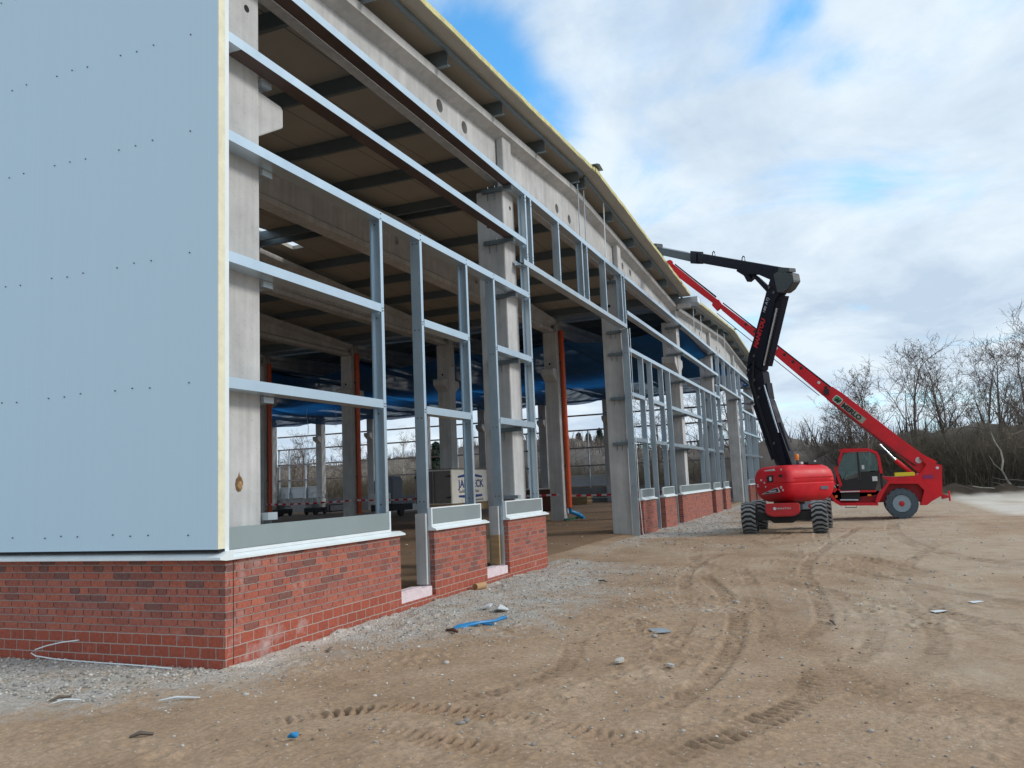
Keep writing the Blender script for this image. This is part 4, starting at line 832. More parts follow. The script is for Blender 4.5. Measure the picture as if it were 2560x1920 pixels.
tape((27.5, 5.6, 1.12), (27.5, .9, 1.15), .03, 'mostly white tape end right of the orange pipe')
tag(MB().box(26.2, rowY(1)-.28, .09, 28.3, rowY(1)-.22, .20).build('edging_board', M_green2), 'dark green board lying at the foot of the orange pipe column', 'board')
# boards at the two narrow openings and foam blocks under them
MB1 = MB().box(4.38, .07, .27, 4.43, .245, 1.32); tag(MB1.build('concrete_board', M_conc, bevel=.004), 'grey board standing upright left of the first floor-length post', 'board')
o = thing('timber_board', 'half grey, half raw timber board upright beside the second brick pier', 'board', (7.25, .2, .3)); MB().box(7.27, .13, .8, 7.32, .30, 1.32).build('upper_half', M_conc, o); MB().box(7.27, .13, .27, 7.32, .30, .799).build('lower_half', M_wood, o)
for x0, x1, w_ in ((3.503, 4.43, 'larger pinkish white foam block in the gap between the long wall and first pier'), (6.423, 7.36, 'smaller pinkish foam block in the gap between the two brick piers')):
    v = MB().box(x0, .012, .1115, x1, .23, .25).box(x0+.02, .03, .2505, x1-.28, .2, .272); tag(v.build('foam_block', M_xps, bevel=.006), w_, 'foam block', 'foam blocks in the wall gaps')
# ================================================================== machines
def tyre_y(cx, cy, cz, r, w, mt, mg, parent, rimcol, side=1, lugs=22, hub=M_redd, chev=True):
    """wheel with its axle along Y; side = -1 puts the dished rim towards -Y"""
    wheel = MB().lathe([(r*.55, -w/2), (r*.80, -w/2), (r*.93, -w*.47), (r*.95, -w*.3), (r*.95, w*.3), (r*.93, w*.47), (r*.80, w/2), (r*.55, w/2)], (cx, cy, cz), 'y', 36, caps=False).build('wheel', mg, parent, smooth=True)
    lug = MB()
    for i in range(lugs):
        a = 2*math.pi*i/lugs
        for s in (-1, 1):
            a0 = a if s < 0 else (a if chev else a+math.pi/lugs); da = .19 if chev else .16; wd = 2*math.pi/lugs*.27
            def P(ang, y, rr): return (cx+rr*math.cos(ang), cy+y, cz+rr*math.sin(ang))
            segs = [(0, 0), (.18, 0), (.5, 1)] if chev else [(.0, 0), (.5, 1)]
            for (u0, k0), (u1, k1) in zip(segs[:-1], segs[1:]):
                y0, y1 = s*u0*w, s*u1*w; r0, r1 = r, r*(.985 if u1 > .4 else 1)
                A0, A1 = a0+da*k0, a0+da*k1
                vs = [P(A0-wd, y0, r*.93), P(A0+wd, y0, r*.93), P(A1+wd, y1, r*.90), P(A1-wd, y1, r*.90), P(A0-wd*.8, y0, r0), P(A0+wd*.8, y0, r0), P(A1+wd*.8, y1, r1), P(A1-wd*.8, y1, r1)]
                lug.add(vs, [(0, 3, 2, 1), (4, 5, 6, 7), (0, 1, 5, 4), (1, 2, 6, 5), (2, 3, 7, 6), (3, 0, 4, 7)])
    lug.build('tyre_tread', mt, wheel)
    for s in (-1, 1):
        if s == side or True:
            prof = [(r*.58, s*w*.46), (r*.58, s*w*.50), (r*.52, s*w*.50), (r*.50, s*w*.36), (r*.36, s*w*.30), (r*.34, s*w*.36), (r*.20, s*w*.36), (r*.19, s*w*.44), (.001, s*w*.44)]
            MB().lathe(prof, (cx, cy, cz), 'y', 28).build('rim', rimcol, wheel, smooth=True)
    hb = MB()
    hb.lathe([(.001, side*w*.30), (r*.17, side*w*.36), (r*.17, side*w*.50), (r*.14, side*w*.53), (.001, side*w*.53)], (cx, cy, cz), 'y', 20)
    hb.build('hub', hub, wheel, smooth=True)
    nb = MB()
    for i in range(8): a = 2*math.pi*i/8; nb.tube((cx+r*.26*math.cos(a), cy+side*w*.34, cz+r*.26*math.sin(a)), (cx+r*.26*math.cos(a), cy+side*w*.42, cz+r*.26*math.sin(a)), .014*r/.5, n=6)
    nb.build('wheel_nuts', M_black, wheel)
    return wheel
def tyre_x(cx, cy, cz, r, w, mt, mg, parent, rimcol, side=-1, lugs=16, hub=M_redd):
    before = set(COL.objects)
    wh = tyre_y(0, 0, 0, r, w, mt, mg, parent, rimcol, side, lugs, hub, chev=False)
    for o in set(COL.objects)-before:
        for v in o.data.vertices: x, y, z = v.co; v.co = (-y*-1+cx, x+cy, z+cz)   # turn the axle onto X
        o.data.update(); bm = bmesh.new(); bm.from_mesh(o.data); bmesh.ops.recalc_face_normals(bm, faces=bm.faces); bm.to_mesh(o.data); bm.free()
    return wh
# ---------------- articulated boom lift
plat = thing('boom_lift', 'red and dark blue articulated boom lift with its jib reaching over the roof edge', 'boom lift', (19.1, -4.0, 0))
RW = .46
for (x, y, s) in ((18.15, -3.06, 1), (18.15, -4.96, -1), (20.25, -3.12, 1), (20.25, -5.02, -1)):
    tyre_y(x, y, RW-.01, RW, .40, M_tyre, M_tyreg, plat, MT['dusty_red_paint'] if False else M_trdoor, s, 20, M_trdoor, True)
MB().prism([(-3.24, .60), (-4.77, .60), (-4.77, .38), (-4.34, .37), (-4.24, .30), (-3.72, .30), (-3.64, .38), (-3.24, .38)], 'x', 17.98, 18.30).build('axle', M_black, plat, bevel=.015)
MB().prism([(-3.32, .58), (-4.82, .58), (-4.82, .38), (-3.32, .38)], 'x', 20.1, 20.42).build('axle', M_black, plat, bevel=.015)
MB().box(18.305, -4.35, .42, 20.095, -3.7, .78).build('chassis_frame', M_black, plat, bevel=.02)
o = MB().prism([(-3.56, .86), (-4.46, .86), (-4.46, .58), (-4.30, .50), (-3.72, .50), (-3.56, .58)], 'x', 17.62, 17.97).build('front_cover', M_redd, plat, bevel=.03)
text_obj('maker_mark', 'MANITOU', .07, M_wsticker, o, (17.612, -3.86, .70), (0, -1, 0), (0, 0, 1), sx=1.2); MB().lathe([(.030, 0), (.042, 0), (.042, -.006), (.030, -.006)], (17.618, -3.81, .725), 'x', 16).build('maker_ring', M_wsticker, o)
MB().lathe([(.001, .78), (.44, .78), (.44, .93), (.001, .93)], (19.1, -4.1, 0), 'z', 28).build('slew_ring', M_black, plat)
# turret: stacked rounded rectangles turned 45 degrees
TC = Vector((19.12, -4.28, 0)); ta = R(44); tu = Vector((math.cos(ta), math.sin(ta), 0)); tv = Vector((-math.sin(ta), math.cos(ta), 0))
def sq(L, Wd, z, sh=0, p=.22, n=40, taper=0):
    r = []
    for i in range(n):
        a = 2*math.pi*i/n; c_, s_ = math.cos(a), math.sin(a); u = math.copysign(abs(c_)**p, c_)*L/2+sh; v = math.copysign(abs(s_)**p, s_)*Wd/2
        r.append(TC+tu*u+tv*v+Vector((0, 0, z+taper*u)))
    return r
lv = [(.75, .80, .855, 0), (1.12, 1.22, .875, 0), (1.34, 1.48, .95, 0), (1.49, 1.66, 1.07, 0), (1.56, 1.76, 1.25, 0), (1.58, 1.80, 1.38, 0), (1.545, 1.755, 1.40, 0), (1.545, 1.75, 1.42, 0), (1.585, 1.79, 1.45, 0), (1.565, 1.765, 1.60, 0), (1.50, 1.70, 1.73, 0), (1.36, 1.56, 1.84, .01), (1.15, 1.35, 1.90, .01), (.85, 1.0, 1.925, .01), (.4, .5, 1.93, .01)]
m = MB(); n = 40; vs = []
for L_, W_, z, sh in lv: vs += sq(L_, W_, z, sh)
m.add(vs, [(j*n+i, j*n+(i+1) % n, (j+1)*n+(i+1) % n, (j+1)*n+i) for j in range(len(lv)-1) for i in range(n)]+[tuple(range(n)), tuple(range((len(lv)-1)*n, len(lv)*n))])
tur = m.build('turret', M_red, plat, smooth=True)
def TP(u, v, z): return TC+tu*u+tv*v+Vector((0, 0, z))
# left (side) face of the turret: v = +.90 ; stickers, controls, badge
def decal(name, pts, mt, face='v', off=.0, th=.010):
    m = MB()
    if face == 'v': a = [TP(u, off, z) for u, z in pts]; d = tv*th
    else: a = [TP(off, v, z) for v, z in pts]; d = -tu*th
    k = len(a); m.add([p for p in a]+[p+d for p in a], [tuple(range(k)), tuple(range(2*k-1, k-1, -1))]+[(i, k+i, k+(i+1) % k, (i+1) % k) for i in range(k)])
    return m.build(name, mt, tur)
decal('control_recess', [(-.18, 1.46), (.10, 1.44), (.10, 1.62), (-.18, 1.66)], M_black, off=.885); decal('control_label', [(-.12, 1.50), (-.03, 1.49), (-.03, 1.60), (-.12, 1.61)], M_silver, off=.897)
decal('badge', [(.42, 1.10), (-.42, 1.16), (-.36, 1.30), (-.14, 1.26)], M_silver, off=.868, th=.02); decal('badge_field', [(.28, 1.125), (-.37, 1.172), (-.33, 1.275), (-.14, 1.245)], M_black, off=.88, th=.012)
decal('badge_text', [(0.05, 1.155), (-.28, 1.185), (-.27, 1.225), (.05, 1.19)], M_silver, off=.887, th=.008)
for u, z, s in ((.52, 1.36, .08), (.36, 1.52, .06), (.22, 1.44, .05), (.18, 1.33, .05), (-.46, 1.80, .05), (-.50, 1.30, .07), (-.56, 1.22, .05)): decal('sticker', [(u-s/2, z-s/2), (u+s/2, z-s/2), (u+s/2, z+s/2), (u-s/2, z+s/2)], M_wsticker, off=.878 if z < 1.6 else .80, th=.016)
decal('panel_sticker', [(.20, 1.70), (-.25, 1.765), (-.12, 1.835), (.28, 1.80)], M_silver, off=.70, th=.12)
decal('lamp_recess', [(-.42, 1.60), (-.58, 1.58), (-.56, 1.66), (-.44, 1.67)], M_black, off=.872, th=.016)
decal('rear_badge', [(-.28, 1.20), (-.55, 1.19), (-.55, 1.28), (-.28, 1.29)], MT['grey_lettering'], 'u', off=-.775, th=.012)
MB().add([TP(-.795, -.75, 1.54), TP(-.795, .65, 1.54), TP(-.80, .65, 1.56), TP(-.80, -.75, 1.56), TP(-.77, -.75, 1.54), TP(-.77, .65, 1.54), TP(-.77, .65, 1.56), TP(-.77, -.75, 1.56)], [(0, 1, 2, 3), (4, 5, 6, 7), (0, 1, 5, 4), (3, 2, 6, 7), (0, 3, 7, 4), (1, 2, 6, 5)]).build('crease_moulding', M_redd, tur)
MB().obox(TP(-.3, -.35, 1.955), (.5, .5, .07), Matrix((tu, tv, (0, 0, 1))).transposed()).build('top_tray', M_black, tur, bevel=.01)
MB().obox(TP(-.35, -.02, 1.97), (.10, .10, .07), Matrix((tu, tv, (0, 0, 1))).transposed()).build('worklight', M_wsticker, tur, bevel=.01)
MB().tube(TP(-.2, -.62, 1.90), TP(-.22, -.66, 2.04), .05, .03, 10).build('filler_cap', M_wsticker, tur, smooth=True)
# boom in the vertical plane through (19.2,-4.0) along (1,1)
O_ = Vector((19.2, -4.0, 0)); bu = Vector((1, 1, 0)).normalized(); bn = Vector((-1, 1, 0)).normalized()
def BF(u, w, t_): return O_+bu*u+bn*t_+Vector((0, 0, w))
def bprism(pts, a, c, name, mt, par, bevel=0): return MB().prismF(pts, BF, a, c).build(name, mt, par, bevel=bevel)
lo = bprism([(.16, 1.95), (.86, 3.72), (1.18, 4.85), (.90, 5.12), (.42, 4.80), (.36, 4.12), (-.20, 2.55), (-.34, 1.90)], -.14, .14, 'lower_riser', M_navy, plat, .02)
bprism([(-.40, 1.92), (-.52, 1.92), (.24, 3.95), (.30, 4.45), (.40, 4.42), (.36, 3.9)], -.10, .10, 'parallel_link', M_navy, lo)
for a, c in ((-.155, -.12), (.12, .155)):
    bprism([(.30, 2.1), (.95, 3.80), (.88, 3.86), (.20, 2.14)], a, c, 'riser_rib', M_navy, lo)
for t_ in (-.10, .10): MB().tube(BF(-.05, 2.9, t_), BF(.42, 4.4, t_), .035, n=10).build('lift_rod', M_chrome, lo, smooth=True)
for t_, o_2 in ((.155, 0), (.175, .05)): MB().path([BF(.02+o_2, 1.95, t_-.01), BF(.25+o_2, 2.7, t_), BF(.62+o_2, 3.75, t_), BF(.86+o_2*.5, 4.5, t_), BF(.74, 5.2, t_)], .014, 6).build('hydraulic_hose', M_black, lo)
MB().tube(BF(-.32, 2.35, 0), BF(-.02, 3.2, 0), .07, n=12).build('lift_cylinder', M_navy, lo, smooth=True)
up = bprism([(.92, 5.15), (1.20, 4.90), (1.02, 5.45), (.66, 6.0), (-.02, 7.20), (-.24, 7.56), (-.62, 7.56), (-.74, 7.10), (-.42, 6.85), (.28, 5.30), (.46, 4.85)], -.13, .13, 'upper_riser', M_navy, plat, .02)
bprism([(.22, 4.95), (.32, 4.98), (-.62, 6.90), (-.76, 6.92)], -.10, .10, 'parallel_link', M_navy, up)
MB().tube(BF(.36, 5.00, .1), BF(-.42, 6.62, .1), .032, n=10).build('lift_rod', M_chrome, up, smooth=True)
for u, w in ((1.02, 4.95), (.80, 4.60), (.72, 5.35), (.58, 4.32), (1.0, 3.92), (.66, 4.05), (.12, 2.6), (-.40, 7.10), (-.22, 7.30)): MB().tube(BF(u, w, .13), BF(u, w, .17), .045, n=12).build('pivot_pin', M_bolt, lo if w < 4.9 else up)
jb = bprism([(-1.0, 7.60), (-.60, 7.84), (3.45, 9.42), (3.45, 9.08), (1.15, 8.20), (.80, 7.96), (.30, 7.84), (-.30, 7.50), (-.80, 7.42)], -.12, .12, 'jib', M_navy, plat, .015)
bprism([(3.30, 9.42), (3.66, 9.54), (3.70, 9.10), (3.34, 9.00)], -.15, .15, 'jib_collar', M_navy, jb, .01)
bprism([(3.705, 9.46), (5.75, 10.28), (5.75, 10.00), (3.705, 9.16)], -.10, .10, 'jib_extension', M_grey, jb, .01)
bprism([(3.8, 9.50), (5.4, 10.14), (5.4, 10.18), (3.8, 9.54)], .101, .112, 'hose_rail', M_silver, jb)
bprism([(5.755, 10.42), (6.5, 10.62), (6.7, 10.30), (6.5, 10.05), (5.755, 9.92)], -.16, .16, 'jib_head', M_grey, jb, .02)
bprism([(-.42, 7.66), (-.66, 7.70), (-.92, 7.60), (-1.22, 7.48), (-1.25, 7.24), (-1.02, 7.06), (-.80, 7.0), (-.52, 7.06)], -.145, .145, 'end_cover', M_grey, up, .02)
bprism([(-.62, 7.66), (-1.10, 7.56), (-1.10, 7.68), (-.66, 7.82)], -.13, .13, 'knuckle_cover', M_grey, up, .01)
bprism([(.86, 8.02), (.60, 7.82), (-.02, 7.16), (-.16, 7.26), (.42, 7.80), (.72, 8.02)], -.05, .05, 'jib_cylinder', M_navy, jb, .01)
bprism([(1.25, 8.30), (.78, 8.02), (.66, 7.80), (.86, 7.74), (1.0, 7.98), (1.35, 8.22)], -.09, .09, 'cylinder_lug', M_navy, jb, .01)
for u, w in ((2.55, 9.06), (1.05, 8.48)): MB().path([BF(u-.07, w-.02, 0), BF(u-.05, w+.12, 0), BF(u, w+.16, 0), BF(u+.06, w+.12, 0), BF(u+.08, w+.02, 0)], .018, 6).build('lifting_eye', M_navy, jb)
# lettering up the riser (on the camera side)
d1 = (BF(.06, 6.75, 0)-BF(.66, 5.75, 0)).normalized()
yd = d1.cross(bn)*-1
text_obj('lettering', 'MANITOU', .26, M_redink, up, BF(.83, 5.72, .138)-bn.cross(d1)*.30, d1, bn.cross(d1), thick=.004, sx=.78, bold=.012)
text_obj('lettering', '180 ATJ', .15, M_silver, up, BF(.26, 6.66, .138)-bn.cross(d1)*.19, d1, bn.cross(d1), thick=.004, sx=1.0)
bc = MB().lathe([(.001, 2.06), (.05, 2.06), (.05, 2.12), (.062, 2.12), (.062, 2.20), (.045, 2.235), (.001, 2.24)], BF(-.62, 0, 0), 'z', 16).build('beacon', M_amber, tur, smooth=True)
MB().tube(BF(-.62, 1.86, 0), BF(-.62, 2.06, 0), .02, n=8).build('beacon_stalk', M_black, tur)

# ---------------- telehandler, seen from its left side; nose towards the hall
tel = thing('telehandler', 'red telehandler with dusty grey tyres and its long boom raised over the hall roof', 'telehandler', (25.2, -6.2, 0))
XA, XB = 24.2, 26.2                                                   # near and far side
for x, s in ((24.38, -1), (26.0, 1)):
    for y in (-7.34, -4.45): tyre_x(x, y, .515, .52, .36, M_tyre2, M_tyre2, tel, M_rim, -1 if s < 0 else 1)
def tprism(pts, a, c, name, mt, par=None, bevel=0): return MB().prism(pts, 'x', a, c).build(name, mt, par or tel, bevel=bevel)
# rear body with fender arch
body = tprism([(-8.70, 1.75), (-8.52, 1.79), (-8.13, 2.09), (-8.02, 2.03), (-8.22, 1.78), (-8.05, 1.53), (-7.86, 1.42), (-7.86, 1.28), (-8.02, 1.22), (-8.02, 1.0), (-7.95, .50), (-8.10, .44), (-8.34, .58), (-8.62, .74)], 24.62, 25.9, 'counterweight', M_red, None, .02)
tprism([(-7.18, 1.41), (-7.87, 1.42), (-8.05, 1.44), (-8.05, 1.18), (-7.0, 1.24), (-6.80, 1.45)], 24.40, 25.95, 'engine_deck', M_red, None, .02)
fen = tprism([(-6.98, 1.27), (-8.02, 1.235), (-8.24, .96), (-8.30, .60), (-8.10, .44), (-7.90, .44), (-7.95, .60), (-8.06, .93), (-7.88, 1.15), (-7.02, 1.19), (-6.80, .86), (-6.66, .60), (-6.60, .56), (-6.52, .60), (-6.62, .85)], 24.21, 24.60, 'fender', M_red, None, .015)
tprism([(-6.55, .66), (-7.05, 1.20), (-7.90, 1.16), (-8.08, .95), (-7.98, .55)], 24.62, 25.5, 'wheel_arch', M_redd)
tprism([(-6.60, .57), (-5.42, .60), (-5.30, .70), (-5.12, .98), (-5.02, .95), (-5.22, .62), (-5.40, .50), (-6.62, .47)], 24.24, 24.60, 'side_sill', M_red, None, .01)
tprism([(-4.0, .75), (-4.0, 1.10), (-4.9, 1.18), (-5.2, 1.10), (-5.2, .60), (-6.6, .56), (-8.0, .56), (-8.0, .85), (-6.6, .85), (-4.3, .60)], 24.66, 25.8, 'chassis_frame', M_redd, None, .02)
tprism([(-5.18, 1.0), (-3.95, 1.02), (-3.86, .9), (-3.92, .84), (-5.14, .92)], 24.22, 24.56, 'fender', M_red, None, .01)
tprism([(-8.64, .78), (-8.86, .70), (-8.86, .64), (-8.64, .60)], 25.0, 25.4, 'tow_hitch', M_redd); MB().tube((25.2, -8.88, .52), (25.2, -8.88, .86), .03, n=8).build('hitch_pin', M_redink, tel)
yb = MB().box(24.36, -7.83, 1.425, 24.62, -7.21, 1.555).build('tool_box', M_yel, tel, bevel=.015)
# cab
cab = thing('cab', None, None, (0, 0, 0)); cab.parent = tel; cab.location = (-25.2, 6.2, 0)
def CP(pts, a, c, name, mt, bevel=0): return MB().prism(pts, 'x', a, c).build(name, mt, cab, bevel=bevel)
def strip(pts, w, a, c, name, mt):         # poly-line frame of width w in the (y,z) plane
    m = MB(); P_ = [Vector((p[0], p[1])) for p in pts]; L_, R_ = [], []
    for i, p in enumerate(P_):
        d = (P_[min(i+1, len(P_)-1)]-P_[max(i-1, 0)]).normalized(); n_ = Vector((-d.y, d.x)); L_.append(p+n_*w/2); R_.append(p-n_*w/2)
    for i in range(len(P_)-1):
        q_ = [L_[i], L_[i+1], R_[i+1], R_[i]]; m.prism([(v.x, v.y) for v in q_], 'x', a, c)
    return m.build(name, mt, cab)
for a, c in ((24.24, 24.30), (25.12, 25.18)):
    strip([(-5.22, .98), (-5.48, 1.22), (-5.36, 1.75), (-5.52, 2.10), (-5.62, 2.36), (-5.95, 2.38), (-6.52, 2.36), (-6.70, 2.26), (-6.76, 2.10), (-6.80, 1.55)], .095, a, c, 'cab_frame', M_red)
    strip([(-5.20, 1.50), (-5.34, 1.16), (-5.46, .98), (-6.58, .96)], .07, a, c, 'cab_sill', M_red)
CP([(-5.50, 2.40), (-5.62, 2.46), (-6.45, 2.43), (-6.62, 2.34), (-6.60, 2.32), (-5.6, 2.34)], 24.30, 25.12, 'cab_roof', M_red, .01)
CP([(-6.62, 2.36), (-7.02, 2.33), (-7.06, 2.26), (-6.95, 2.20), (-6.70, 2.20)], 24.36, 24.95, 'air_intake', M_black, .01)
CP([(-6.08, 2.32), (-6.13, 2.32), (-6.12, .98), (-6.06, .98)], 24.25, 24.29, 'door_post', M_black)
CP([(-6.14, 1.63), (-6.74, 1.61), (-6.68, 1.33), (-6.56, 1.01), (-6.12, 1.01)], 24.25, 24.285, 'lower_door', M_black, .008)
CP([(-6.14, 2.31), (-6.50, 2.31), (-6.66, 2.2), (-6.72, 2.0), (-6.72, 1.65), (-6.14, 1.65)], 24.262, 24.272, 'door_window', M_glass)
CP([(-5.40, 1.74), (-5.55, 2.08), (-5.70, 2.30), (-6.07, 2.32), (-6.06, 1.60), (-5.55, 1.40)], 24.262, 24.272, 'side_window', M_glass)
CP([(-5.24, 1.14), (-5.50, 1.34), (-6.06, 1.46), (-6.06, 1.0), (-5.45, 1.0)], 24.256, 24.29, 'side_panel', M_black)
CP([(-6.82, 1.0), (-6.82, 2.2), (-6.76, 2.2), (-6.76, 1.0)], 24.31, 25.11, 'rear_wall', M_black)
CP([(-6.6, 1.25), (-6.62, 1.85), (-6.48, 1.87), (-6.42, 1.38), (-6.0, 1.34), (-6.0, 1.2)], 24.5, 24.95, 'seat', M_black, .03)
MB().tube((24.7, -5.55, 1.35), (24.7, -5.70, 1.66), .025, n=8).build('steering_column', M_black, cab)
MB().lathe([(.15, 0), (.18, 0), (.18, .03), (.15, .03)], (24.7, -5.72, 1.68), 'z', 20).build('steering_wheel', M_black, cab)
CP([(-5.32, 1.2), (-5.36, 1.70), (-5.50, 1.55), (-5.55, 1.2)], 24.32, 25.1, 'dashboard', M_black, .02)
MB().box(24.249, -6.66, 1.30, 24.2545, -6.50, 1.46).build('white_plate', M_wsticker, cab); MB().box(24.245, -6.28, 1.72, 24.2505, -6.20, 1.86).build('window_sticker', M_wsticker, cab); MB().box(24.24, -5.42, 1.13, 24.2455, -5.27, 1.22).build('white_plate', M_wsticker, cab)
CP([(-5.44, .99), (-6.06, .99), (-6.06, .955), (-5.44, .955)], 24.20, 24.5, 'door_step', M_silver)
CP([(-5.46, .94), (-6.06, .94), (-6.06, .68), (-5.46, .68)], 24.36, 24.5, 'step_well', M_black)
CP([(-5.42, .72), (-6.0, .70), (-6.0, .66), (-5.42, .68)], 24.22, 24.4, 'lower_tread', M_silver)
MB().path([(24.28, -5.56, .55), (24.28, -5.56, .43), (24.28, -5.92, .42), (24.28, -5.92, .55)], .016, 6).build('hanging_step', M_bolt, cab)
MB().tube((24.27, -5.42, 1.98), (24.20, -5.30, 2.20), .012, n=6).build('mirror_arm', M_black, cab); MB().box(24.16, -5.46, 1.86, 24.22, -5.38, 2.12).build('mirror', M_black, cab, bevel=.02)
MB().box(24.24, -6.42, .80, 24.25, -6.30, .86).build('side_lamp', M_amber, tel); MB().box(24.23, -5.34, .78, 24.245, -5.26, .86).build('side_lamp', M_amber, tel); MB().box(24.20, -8.58, 1.60, 24.615, -8.48, 1.72).build('side_marker', M_wsticker, tel) if False else None
MB().lathe([(.001, -.01), (.05, -.01), (.05, .005), (.001, .005)], (24.615, -8.55, 1.66), 'x', 14).build('round_sticker', M_wsticker, tel)
MB().box(24.606, -8.40, 1.30, 24.619, -8.08, 1.44).build('faded_label', mat('faded_purple', (.25, .03, .12), .6), tel)
# boom (its own plane further in)
bx0, bx1 = 24.84, 25.16
bm_ = tprism([(-8.40, 1.72), (-8.20, 1.46), (-8.02, 1.46), (-7.58, 1.98), (-5.36, 4.16), (-5.08, 4.50), (-5.46, 4.72), (-5.80, 4.44), (-7.73, 2.54), (-8.22, 2.10), (-8.60, 1.86)], bx0, bx1, 'boom', M_red, None, .02)
i1 = tprism([(-5.15, 4.40), (-1.80, 7.97), (-1.70, 8.22), (-1.86, 8.16), (-3.16, 6.92), (-5.42, 4.66)], bx0+.04, bx1-.04, 'boom_section', M_red, bm_, .01)
tprism([(-3.18, 6.95), (-1.88, 8.22), (-5.40, 4.72), (-5.36, 4.69)] if False else [(-5.42, 4.67), (-1.86, 8.22), (-1.88, 8.25), (-5.45, 4.71)], bx0+.08, bx1-.08, 'wear_rail', M_navy, bm_)
tprism([(-1.55, 8.06), (-1.62, 7.96), (-1.86, 8.13), (-1.72, 8.38), (-1.50, 8.30), (-1.46, 8.18)], bx0+.02, bx1-.02, 'boom_collar', M_red, bm_, .015)
i2 = tprism([(-1.66, 8.12), (-.08, 9.62), (.10, 9.98), (.14, 10.10), (.02, 10.14), (-.12, 9.98), (-1.72, 8.34)], bx0+.07, bx1-.07, 'boom_section', M_red, bm_, .01)
tprism([(-1.60, 8.49), (-.14, 9.98), (-.16, 10.02), (-1.64, 8.53)], bx0+.10, bx1-.10, 'hose_guide', M_navy, bm_)
MB().lathe([(.03, -.02), (.14, -.02), (.14, .02), (.03, .02)], (bx0+.05, .05, 10.04), 'x', 18).build('tip_sheave', M_red, bm_, smooth=True)
ch = MB().tube((bx0+.1, -5.02, 4.42), (bx0+.1, -1.62, 7.86), .016, n=6); ch.build('tension_rod', M_bolt, bm_)
for y, z in ((-3.62, 6.32), (-3.88, 6.05), (-4.16, 5.76), (-4.42, 5.50), (-4.98, 4.92), (-5.20, 4.72), (-2.9, 7.03), (-2.6, 7.33)):
    MB().lathe([(.001, -.005), (.055, -.005), (.055, .004), (.001, .004)], (bx0+.037, y-.06, z-.03), 'x', 14).build('boom_hole', M_wsticker if z in (6.32, 4.92) else M_black, bm_)
MB().lathe([(.001, -.05), (.10, -.05), (.11, -.02), (.11, .0), (.001, .0)], (bx0-.001, -8.02, 1.94), 'x', 22).build('pivot_cap', M_silver, bm_, smooth=True)
MB().tube((24.74, -7.86, 1.42), (24.74, -7.30, 1.98), .075, n=16).build('lift_cylinder', M_red, bm_, smooth=True); MB().tube((24.74, -7.31, 1.97), (24.74, -6.84, 2.55), .042, n=14).build('lift_rod', M_chrome, bm_, smooth=True)
for q_ in (0, .035): MB().path([(24.82, -7.9-q_, 1.75), (24.80, -7.3-q_, 2.25+q_), (24.80, -6.2-q_, 3.30+q_), (24.80, -5.4-q_, 4.12+q_)], .010, 6).build('hydraulic_hose', M_black, bm_)
MB().box(24.70, -5.18, 4.44, 24.83, -5.36, 4.62).build('valve_block', M_black, bm_)
dT = Vector((0, -.71, -.70)).normalized(); uT = Vector((0, -.70, .71)).normalized()
o1 = Vector((bx0-.006, -5.66, 4.01))
def BT(a, c): return o1+dT*a+uT*c
m = MB(); pp = [BT(-.29, -.01), BT(-.06, -.01), BT(-.02, .04), BT(-.02, .20), BT(-.06, .24), BT(-.29, .24), BT(-.33, .20), BT(-.33, .04)]; m.add(pp+[p+Vector((.005, 0, 0)) for p in pp], [tuple(range(8)), tuple(range(15, 7, -1))]+[(i, 8+i, 8+(i+1) % 8, (i+1) % 8) for i in range(8)]); eb = m.build('emblem', M_silver, bm_)
m = MB(); pp = [BT(-.27, .02), BT(-.08, .02), BT(-.045, .05), BT(-.045, .19), BT(-.08, .215), BT(-.27, .215), BT(-.305, .19), BT(-.305, .05)]; pp = [p-Vector((.003, 0, 0)) for p in pp]; m.add(pp+[p+Vector((.002, 0, 0)) for p in pp], [tuple(range(8)), tuple(range(15, 7, -1))]+[(i, 8+i, 8+(i+1) % 8, (i+1) % 8) for i in range(8)]); m.build('emblem_field', M_green, bm_)
text_obj('emblem_letter', 'M', .20, M_black, bm_, BT(-.265, .03)-Vector((.006, 0, 0)), dT, uT, thick=.002, shear=.4, bold=.01)
m = MB(); pp = [BT(.03, -.02), BT(.98, -.02), BT(.98, .20), BT(.03, .20)]; m.add(pp+[p+Vector((.005, 0, 0)) for p in pp], [(0, 1, 2, 3), (7, 6, 5, 4)]+[(i, 4+i, 4+(i+1) % 4, (i+1) % 4) for i in range(4)]); m.build('name_plate', mat('olive_grey_plate', (.30, .32, .25), .5), bm_)
text_obj('lettering', 'MERLO', .235, M_black, bm_, BT(.05, .01)-Vector((.004, 0, 0)), dT, uT, thick=.002, sx=1.05, bold=.012)
